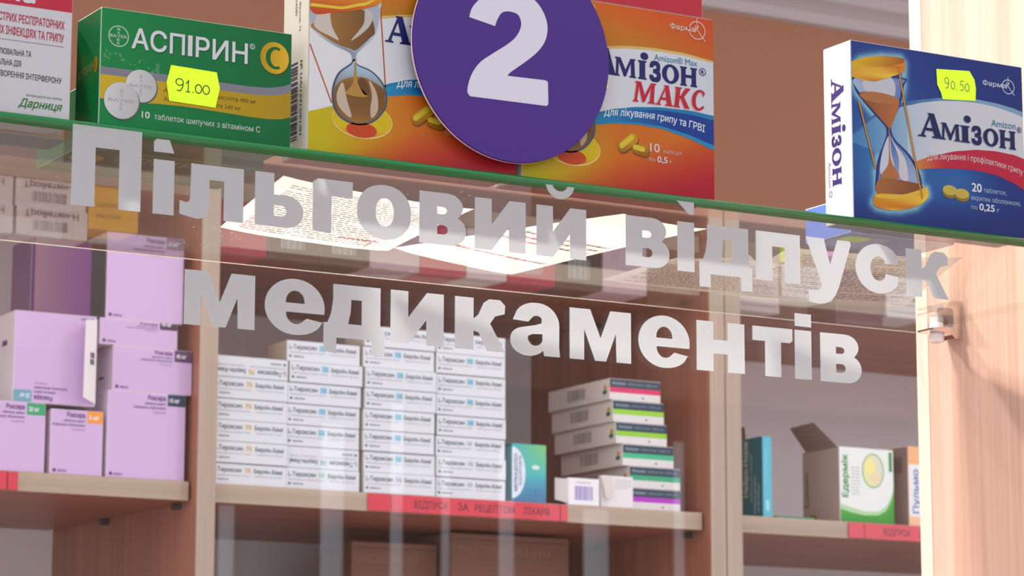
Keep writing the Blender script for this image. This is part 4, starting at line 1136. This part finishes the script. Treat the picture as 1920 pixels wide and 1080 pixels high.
# ------------------------------------------------------------------ lilac boxes
def lilac(w, d, h, tab, num, flip=False, count='30'):
    a = Art(w, d, h)
    LI = (202, 172, 216)
    a.body(dict(all=LI, left=(226, 214, 222), right=(196, 160, 204), top=(196, 186, 196), bottom=(200, 190, 200)), edge=(222, 206, 220))
    a.flip = flip
    tw, th = min(20, w * 0.30), min(12.5, h * 0.26)
    a.rect(w - tw - 0.5, h - th - 0.4, w - 0.5, h - 0.4, tab, 2)
    a.text(num + ' мг', w - tw + 1.5, w - tw + 13, h - th + 3.5, 4.6, (226, 222, 236), 0.02, layer=3)
    DK = (84, 52, 112)
    k = min(1.0, h / 60)
    x1 = w - tw - 3
    a.text('Роксера', x1 - 20, x1, h - 6.6 * k - 1, 5.0 * k, DK, 0.03, layer=3)
    a.text('таблетки, вкриті', x1 - 24, x1, h - 11.6 * k - 1, 2.8 * k, DK, 0.015, layer=3)
    a.text('плівковою оболонкою', x1 - 36, x1, h - 16.0 * k - 1, 2.8 * k, DK, 0.015, layer=3)
    a.text('Розувастатин', x1 - 14, x1, h - 20.4 * k - 1, 2.4 * k, (150, 120, 170), 0.01, layer=3)
    a.rect(3.2, 2.6, 6.6, 5.8, DK, 3)
    a.text('таблеток', 8, 18, 2.8, 2.6, DK, 0.02, layer=3)
    a.face = 'left'
    a.rect(d * 0.35, h * 0.3, d * 0.6, h * 0.36, (90, 60, 110), 3)
    return a
LG = 'lilac tablet boxes in the left cabinet bay'
NAVY = (44, 48, 84)
def put(a, x0, z, label, y=YSH + 0.004, mat='card', group=None, rz=0.0, name='medicine_box'):
    w, d = a.w, a.d
    o = a.build(name, M[mat], place(w, d, x0, y, z), None, rz)
    return tag(o, label, 'medicine box', group)
put(lilac(88, 60, 91.5, (30, 60, 84), '10'), 1.1410, ZSH, 'tallest lilac box standing on the shelf against the divider, navy tab', group=LG)
put(lilac(57.5, 60, 67.5, (232, 150, 62), '5'), 1.0790, ZSH, 'small lilac box with an orange tab standing on the shelf', group=LG)
put(lilac(88, 60, 72, (60, 156, 110), '20'), 0.9850, ZSH, 'lilac box with a green tab, cut off at the edge of the photo', group=LG)
put(lilac(90, 60, 47.5, (92, 66, 100), '40'), 1.1455, ZSH + 0.0915, 'wide lilac box with a dark violet tab lying on the tallest lilac box', group=LG)
put(lilac(88, 58, 28, (70, 44, 70), '40'), 1.1300, ZSH + 0.139, 'flat lilac box, thinnest of the pile against the divider', group=LG)
put(lilac(87.5, 58, 92, (120, 104, 140), '10'), 1.1360, ZSH + 0.167, 'pale lilac box topping the pile against the divider, seen partly through the glass shelf', group=LG)
hb = put(lilac(90, 58, 95, (110, 160, 180), '20', flip=True), 1.0365, ZSH + 0.072, 'lilac box standing upside down with its white end flap open', group=LG)
fl = Art(90, 58, 95)
fl.slab([(45, -29, 3), (45, -29, 92), (26, -46, 88), (25, -46, 7)], 0.5, (236, 230, 232), (0.6, -0.8, 0))
fl.frames['front'] = ((45, -29.0, 0), (-0.75, -0.66, 0), (0, 0, 1), (0.66, -0.75, 0))
for (uu, vv, cc) in ((7, 50, (70, 40, 90)), (12, 50, (120, 70, 140)), (7, 43, (24, 120, 50)), (12, 43, (30, 50, 80))): fl.rect(uu - 2.1, vv, uu + 2.1, vv + 6, cc, 14)
fo = fl.build('end_flap', M['card'], (0, 0, 0), hb); fo['label'] = 'open white end flap'
pb = Art(82, 58, 78)
pb.body(dict(all=(112, 78, 112)), edge=(140, 120, 140)); pb.rect(0.5, 0.5, 4, 77.5, (74, 24, 84), 2); pb.grid(4, 0.5, 66, 77.5, 6, 2, lambda u, v: mix((128, 98, 112), (104, 54, 112), u / 66), 2); pb.rect(66, 0.5, 81.5, 77.5, (38, 32, 40), 2)
put(pb, 1.0525, ZSH + 0.167, 'mauve box with a black strip, standing on the upside down lilac box', group=LG)

# ------------------------------------------------------------------ columns of white thyroid tablet boxes
def thyro(num, patch):
    w, d, h = 89, 48, 23.0
    a = Art(w, d, h)
    a.body(dict(all=(212, 214, 224), left=(206, 192, 178), right=(60, 150, 150), top=(216, 222, 228), bottom=(200, 200, 200)), edge=(150, 168, 170), bevel=0.5)
    INK, GR = (60, 84, 92), (158, 158, 168)
    a.text('L-Тироксин', 3, 36, 13.6, 5.0, INK, 0.02, layer=3)
    a.rect(39, 12.6, 47.5, 19.6, patch, 2)
    a.text(num, 40, 46.5, 14, 4.4, mix(patch, (40, 70, 90), 0.45), 0.02, layer=3)
    a.text('Берлін-Хемі', 50.5, 84, 13.6, 4.6, INK, 0.02, layer=3)
    a.text('Левотироксин натрію ' + num + ' мкг', 3, 46, 9.2, 2.3, GR, 0.006, layer=3)
    a.text('Таблетки по ' + num + ' мкг', 51, 84, 9.2, 2.3, GR, 0.006, layer=3)
    a.rect(3, 4.4, 5.6, 7, INK, 3); a.text('таблеток', 7.5, 21, 4.6, 2.3, INK, 0.015, layer=3)
    return a
BG_, LB, PK = (226, 208, 186), (150, 200, 222), (206, 196, 220)
TH = {}
def thyro_box(kind):
    if kind not in TH:
        TH[kind] = thyro(*kind).mesh('medicine_box', M['card'])
    o = bpy.data.objects.new('medicine_box', TH[kind]); COL.objects.link(o)
    return o
ORD = ['bottom', 'second', 'third', 'fourth', 'fifth', 'sixth', 'seventh', 'eighth']
cols = [(1.2592, [('75', BG_)] * 6, {5}), (1.3492, [('150', (190, 214, 206))] + [('150', (190, 210, 206))] + [('125', LB)] * 5, {1}),
        (1.4404, [('50', PK)] + [('125', LB)] * 7, set()), (1.5314, [('100', (206, 214, 220))] * 3 + [('100', LB)] * 5, set())]
CN = ['column against the divider', 'second column from the divider', 'third column from the divider', 'column beside turquoise box']
rnd = random.Random(12)
for ci, (x0, kinds, flips) in enumerate(cols):
    n = len(kinds)
    for ri, kd in enumerate(kinds):
        o = thyro_box(kd)
        dx = rnd.uniform(-0.0012, 0.0012) if ci else rnd.uniform(0, 0.001)
        if ci == 1 and ri == 4: dx = -0.0003
        o.location = (x0 + 0.0445 + dx, YSH + 0.003 + 0.024 + rnd.uniform(0, 0.004) + (0.002 if ci % 2 else 0), Z0 + ZSH + 0.0231 * ri)
        if ri in flips:
            o.rotation_euler = (0, math.pi, 0); o.location.z += 0.023
        pos = 'topmost' if ri == n - 1 else ('bottom' if ri == 0 else ORD[ri] + ' from bottom')
        o['label'] = f'white {"tablet box turned upside down" if ri in flips else "tablet box"}, {pos} in the {CN[ci]}'
        o['category'] = 'medicine box'; o['group'] = 'white thyroid tablet boxes stacked on the middle shelf'

# ------------------------------------------------------------------ turquoise box, striped stack, small white boxes
tq = Art(45, 50, 66)
tq.body(dict(all=(30, 110, 122), left=(12, 112, 124)), edge=(70, 150, 160))
tq.grid(0.5, 0.5, 44.5, 65.5, 10, 14, lambda u, v: mix(mix((64, 112, 160), (70, 178, 190), v / 36), mix((60, 170, 180), (128, 190, 110), u / 45), (v - 26) / 40), 2)
tq.poly([(0.6, 4)] + arc(0.6, 33, 17, 29, -80, 80, 20) + [(0.6, 62)], (214, 222, 236), 3)
tq.text('МЕРКАЗОЛІЛ', 12, 54, 7.2, 4.4, (40, 66, 110), 0.025, layer=4, rot=90)
tq.text('ЗДОРОВ’Я', 18, 52, 12.6, 3.4, (60, 100, 140), 0.02, layer=4, rot=90)
tq.poly(ell(31, 40, 5, 2.6, 24), (206, 222, 216), 3); tq.text('50 таблеток', 22, 42, 12, 3.0, (60, 90, 170), 0.01, layer=3); tq.text('по 5 мг', 18, 42, 7, 2.6, (70, 90, 160), 0.01, layer=3)
put(tq, 1.6270, ZSH, 'turquoise and green box with a white arc, right of the white tablet columns')

def stripe(c):
    w, d, h = 70, 138, 25
    a = Art(w, d, h)
    a.body(dict(all=(212, 208, 212), left=(238, 224, 218)), edge=(206, 200, 200), bevel=0.5)
    a.rect(0.4, 14.8, w - 0.4, 24.4, (34, 54, 74), 2)
    a.text('Метформін', 4, 22, 18.2, 3.2, (150, 170, 186), 0.01, layer=3); a.text('таблетки 1000 мг', 24, 66, 18.2, 3.0, (110, 130, 150), 0.01, layer=3)
    a.rect(0.4, 9.0, w - 0.4, 14.8, c, 2)
    a.rect(44, 3.2, 47, 5.4, (120, 120, 130), 3)
    a.face = 'left'
    a.barcode(44, 7, 84, 20, (120, 112, 112), False, 3, 2)
    a.poly(ell(d - 10, 9.5, 5, 2.6, 20), (24, 104, 78), 3); a.poly(ell(d - 9, 14.5, 3.5, 3, 20), (206, 160, 70), 3)
    return a
SX = [1.7865, 1.7865, 1.7775, 1.7685, 1.7645, 1.7600]
SCOL = [((172, 40, 190), 'purple'), ((40, 160, 118), 'dark green'), ((52, 176, 130), 'green'), ((140, 196, 44), 'lime'), ((146, 200, 48), 'lime'), ((206, 36, 96), 'crimson')]
SNAME = ['navy and white box with a purple stripe, bottom of the leaning stack', 'navy and white box with a green stripe, second from the bottom of the leaning stack',
         'navy and white box with a green stripe, third from the bottom of the leaning stack', 'navy and white box with a lime stripe, lower of the two lime ones',
         'navy and white box with a lime stripe, just under the crimson striped box', 'navy and white box with a crimson stripe, top of the leaning stack']
for i in range(6):
    put(stripe(SCOL[i][0]), SX[i], ZSH + 0.02505 * i, SNAME[i], y=YSH + 0.010, group='striped tablet boxes in the leaning stack')

wa = Art(42, 7, 31)
wa.body(dict(all=(230, 226, 234)), edge=(236, 232, 236))
wa.barcode(9, 6, 33, 22, (130, 112, 190), False, 3, 6); wa.text('таблетки', 10, 30, 25, 2.4, (120, 120, 160), layer=3)
wo = put(wa, 1.6990, ZSH, 'small white box with a violet barcode in front of the striped stack', y=YSH + 0.0015)
f2 = Art(); f2.slab([(-21, -3.5, 2), (-21, -3.5, 29), (-33, 6, 31), (-33, 6, 6)], 0.5, (214, 206, 208), (0, -1, 0))
f2.build('end_flap', M['card'], (0, 0, 0), wo)['label'] = 'open end flap'
wc = Art(43, 7, 36)
wc.body(dict(all=(222, 216, 222)), edge=(232, 228, 230)); wc.lines(18, 40, 22, 31, 4, (176, 170, 180), 0.9, 4, 3)
wo = put(wc, 1.7432, ZSH, 'small blank white box beside the one with the violet barcode', y=YSH + 0.0015)
f3 = Art(); f3.slab([(-21.5, -3.6, 34), (-8, -3.6, 35), (-9, -10, 12), (-19, -10, 8)], 0.5, (200, 188, 186), (0, -1, 0.2))
f3.build('end_flap', M['card'], (0, 0, 0), wo)['label'] = 'folded end flap'

# ------------------------------------------------------------------ right cabinet bay
nt_ = Art(13.5, 62, 96)
nt_.body(dict(all=(22, 98, 104), front=(86, 176, 204), right=(20, 90, 96), top=(60, 140, 130)), edge=(70, 160, 170))
nt_.text('Нейро', 40, 80, 6, 4, (120, 200, 220), 0.02, layer=3, rot=90); nt_.rect(4, 8, 9, 20, (150, 210, 226), 3)
nt_.face = 'left'
nt_.grid(0.5, 0.5, 61.5, 95.5, 6, 4, lambda u, v: mix((70, 190, 176), (50, 130, 150), u / 50), 2)
nt_.text('Нейро-Норм', 26, 92, 31, 8.5, (240, 250, 248), 0.03, layer=3, rot=90)
nt_.text('капсули тверді', 20, 76, 40, 4, (190, 230, 230), 0.01, layer=3, rot=90); nt_.text('Пірацетам', 6, 50, 47.5, 4, (200, 236, 236), 0.01, layer=3, rot=90); nt_.text('по 20 капсул', 6, 40, 54.5, 4, (200, 236, 236), 0.01, layer=3, rot=90)
to = put(nt_, 1.9700, ZSH, 'narrow dark teal box with a cyan spine and raised flap beside the cabinet wall', y=YSH + 0.006)
f4 = Art(); f4.slab([(-6.5, 31, 95), (6.5, 31, 95), (6.5, 32, 122), (-6.5, 32, 117)], 0.5, (148, 122, 112), (0, -1, 0))
f4.slab([(-6.5, 31, 95), (-6.5, 31.4, 117), (-6.5, 6, 110), (-6.5, 4, 95)], 0.5, (148, 122, 112), (1, 0, 0))
f4.build('top_flap', M['matt'], (0, 0, 0), to)['label'] = 'grey brown raised top flap'

ed = Art(81, 76, 91)
ed.body(dict(all=(222, 226, 226), left=(190, 174, 166)), edge=(222, 224, 222))
ed.band([(0.5, 16), (18, 12), (36, 9.5), (56, 10.5), (68, 16), (76, 27), (80.5, 40)], [(0.5, 0.5), (80.5, 0.5)], lambda u, v: mix((40, 136, 36), (70, 160, 50), v / 16), 3, 24)
ed.band([(0.5, 22), (18, 18), (36, 14.5), (56, 15), (68, 21), (76, 32), (80.5, 46)], [(0.5, 16), (18, 12), (36, 9.5), (56, 10.5), (68, 16), (76, 27), (80.5, 40)], (170, 204, 160), 3, 24)
ed.poly(ell(50, 64, 16.5, 21, 36), (110, 170, 90), 3); ed.poly(ell(50, 64, 15, 19.6, 36), lambda u, v: mix((224, 220, 160), (206, 206, 196), (u - 36) / 28), 4); ed.poly(ell(46, 68, 7, 9, 24), (232, 222, 140), 5); ed.poly(ell(53, 56, 8, 7, 24), (226, 206, 170), 5.6)
ed.text('Едермік', 30, 82, 12, 8.5, (54, 136, 60), 0.03, layer=4, rot=90)
ed.lines(17, 30, 34, 66, 9, (170, 180, 176), 1.2, 5, 4)
ed.rect(74, 64, 78.5, 88, (50, 130, 50), 4)
ed.face = 'left'; ed.text('Едермік', 22, 66, 12, 8, (104, 116, 90), 0.02, layer=3, rot=90); ed.poly(ell(20, 7, 9, 6, 20), (150, 140, 60), 3)
eo = put(ed, 2.0835, ZSH, 'white box with a green wave and a pale yellow circle, grey flap open', y=YSH + 0.008)
f5 = Art(); f5.slab([(-40.5, -36, 90), (-40.5, 30, 90), (-66, 28, 118), (-66, -22, 120)], 0.5, (158, 142, 134), (1, 0, 0.6))
f5.build('top_flap', M['matt'], (0, 0, 0), eo)['label'] = 'grey brown raised top flap'
ob_ = Art(72, 56, 98)
ob_.body(dict(all=(226, 222, 230), left=(160, 140, 132)), edge=(226, 196, 170))
ob_.rect(0.5, 76, 71.5, 97.5, (232, 170, 122), 2); ob_.rect(0.5, 0.5, 71.5, 12, (232, 186, 150), 2); ob_.text('Пульмо', 16, 70, 15, 9, (90, 120, 170), 0.03, layer=3, rot=90)
ob_.face = 'left'; ob_.rect(24, 66, 44, 86, (132, 112, 106), 3)
put(ob_, 2.1885, ZSH, 'white and orange box partly behind the wooden side panel', y=YSH + 0.010)
lf = Art(54, 60, 2.5)
lf.body(dict(all=(40, 122, 100), front=(50, 130, 110)), edge=(120, 150, 90), bevel=0.3)
put(lf, 1.9900, ZSH, 'thin folded green leaflet lying between the teal box and the white and green one', name='leaflet', y=YSH + 0.006)['category'] = 'leaflet'

# ------------------------------------------------------------------ red prescription labels on the shelf fronts
def red_label(x0, x1, segs, words, label, z0=0.3120, z1=0.3308):
    w = (x1 - x0) / MM; h = (z1 - z0) / MM
    a = Art(w, 1.6, h)
    a.body(dict(all=(200, 56, 74)), edge=(190, 50, 66), bevel=0.3)
    for s0, s1 in segs:
        a.rect(s0, 0.5, s1, h - 0.5, (206, 60, 78), 2)
    for s0, s1 in segs[1:]: a.rect(s0 - 1.4, 0.2, s0 - 0.2, h - 0.2, (84, 28, 34), 3)
    for (s, u0, u1) in words: a.text(s, u0, u1, 5.4, 8.2, (84, 24, 32), 0.014, layer=3)
    o = a.build('shelf_label', M['red'], (x0 + w / 2 * MM, YSH - 0.0008, Z0 + z0))
    return tag(o, label, 'label', 'red prescription labels on the shelf fronts')
red_label(1.4435, 1.6968, [(0.3, 27.5), (29, 242.6), (244.2, 253)], [('ВІДПУСК', 57, 99), ('ЗА', 111, 125), ('РЕЦЕПТОМ', 133, 184), ('ЛІКАРЯ', 195, 229)], 'red strip reading prescription only, below the white tablet columns')
red_label(0.8500, 1.0432, [(0.3, 181), (182.5, 193)], [('ВІДПУСК ЗА РЕЦЕПТОМ', 20, 160)], 'end of a red strip below the lilac box with a green tab')
red_label(2.0886, 2.3400, [(0.3, 22.6), (24, 240), (241.6, 251)], [('ВІДПУСК', 52, 92), ('ЗА', 104, 117), ('РЕЦЕПТОМ', 125, 180), ('ЛІКАРЯ', 190, 226)], 'red strip reading prescription only, below the white and green box')

# ------------------------------------------------------------------ cartons on the shelf below, and boxes mirrored in the glass shelf
Z2 = 0.0817
def carton(w, d, h, x0, y, label):
    a = Art(w, d, h)
    a.body(dict(all=(138, 100, 84)), edge=(120, 84, 70), bevel=1.0)
    a.text('NORMALIN', 12, w - 26, h - 24, 10, (148, 112, 97), 0.02, layer=2)
    a.rect(0.6, h - 8, w - 0.6, h - 6.6, (110, 78, 66), 2)
    o = a.build('cardboard_carton', M['matt'], place(w, d, x0, y, Z2))
    return tag(o, label, 'carton', 'brown cartons on the shelf below the tablet columns')
carton(112, 80, 213, 1.5080, 2.985, 'brown cardboard carton with faint writing below the middle shelf')
carton(160, 110, 226, 1.6240, 2.960, 'wider brown carton beside the one with faint writing, below the middle shelf')

def simple(w, d, h, front, x0, label, draw=None, z=Z2, y=YSH + 0.004, group='boxes on the lower shelf mirrored in the glass'):
    a = Art(w, d, h); a.body(dict(all=front), edge=mix(front, (235, 235, 235), 0.3))
    if draw: draw(a)
    return put(a, x0, z, label, y=y, group=group)
def code(a):
    a.barcode(18, 13, 56, 24, (90, 80, 84), False, 3, 3); a.text('Тройетин-Н', 8, 68, 3.2, 6.4, (70, 62, 66), 0.03, layer=3)
simple(78, 50, 30, (214, 198, 196), 1.0330, 'white barcoded box on the lower shelf, under its twin, mirrored in the glass', code)
simple(78, 50, 30, (214, 198, 196), 1.0350, 'white barcoded box stacked on its twin on the lower shelf, mirrored in the glass', code, z=Z2 + 0.03005)
simple(78, 50, 30, (214, 198, 196), 0.9520, 'white box at the left of the lower shelf, mirrored in the glass', code)
simple(78, 50, 30, (214, 198, 196), 0.9530, 'white box stacked at the left of the lower shelf, mirrored in the glass', code, z=Z2 + 0.03005)
simple(56, 50, 46, (226, 164, 20), 1.1140, 'yellow box on the lower shelf, mirrored in the glass shelf', lambda a: (a.text('Упаковка', 8, 40, 18, 5, (150, 100, 20), 0.02, layer=3), a.text('капсули', 8, 36, 30, 5, (150, 100, 20), 0.02, layer=3)))
CRIM, BLK, MAU = (190, 30, 78), (52, 40, 44), (206, 176, 190)
def bc(a): a.barcode(a.w * 0.25, 22, a.w * 0.75, 46, (196, 200, 206), False, 3, 8)
row = [(1.264, 56, CRIM, 'crimson', None), (1.322, 60, BLK, 'black', bc), (1.384, 60, BLK, 'black', bc), (1.446, 62, MAU, 'mauve', None), (1.510, 56, CRIM, 'crimson', None), (1.568, 52, (226, 206, 212), 'pale pink', None), (1.622, 62, CRIM, 'crimson', bc), (1.686, 60, BLK, 'black', bc), (1.748, 60, MAU, 'mauve', None)]
wh = ['nearest the divider', 'left of its black neighbour', 'right of its black neighbour', 'after the two black ones', 'in the middle of the row', 'in the row', 'with a barcode', 'towards the end of the row', 'at the end of the row']
for (x, w, c, nm, dr), q in zip(row, wh):
    simple(w, 60, 57, c, x, f'{nm} box on the lower shelf {q}, mirrored in the glass', dr)
right_row = [(1.936, 60, (206, 196, 200), 62, 'grey white'), (2.000, 74, (226, 220, 224), 40, 'white'), (2.080, 70, (90, 46, 70), 70, 'plum'), (2.156, 60, (212, 206, 214), 52, 'pale'), (2.222, 84, (222, 214, 214), 40, 'cream'), (2.312, 66, (40, 140, 70), 58, 'green'), (2.384, 80, (210, 204, 210), 64, 'silver white'), (2.470, 80, (196, 186, 190), 60, 'light grey')]
for x, w, c, h, nm in right_row:
    simple(w, 60, h, c, x, f'{nm} box on the lower shelf of the right cabinet, mirrored in the glass', lambda a: a.lines(6, a.w - 6, 8, a.h - 8, 5, (130, 120, 126), 1.3, 4, 3))
for x, c, nm in ((2.01, (206, 240, 30), 'neon yellow'), (2.062, (200, 90, 210), 'violet'), (2.20, (206, 240, 30), 'neon yellow'), (2.34, (206, 240, 30), 'neon yellow')):
    a = Art(30, 1.0, 20); a.body(dict(all=c), edge=c, bevel=0.2)
    a.text('75.20', 4, 26, 6, 8, (60, 70, 40), 0.01, layer=3)
    o = a.build('price_tag', M['sticker'], (x, YSH - 0.0005, Z0 + 0.0612))
    tag(o, f'{nm} price tag on the lower shelf edge at {"the plum box" if x == 2.062 else "the white box" if x < 2.05 else "the cream box" if x < 2.3 else "the green box"}', 'price tag', 'price tags on the lower shelf edge')
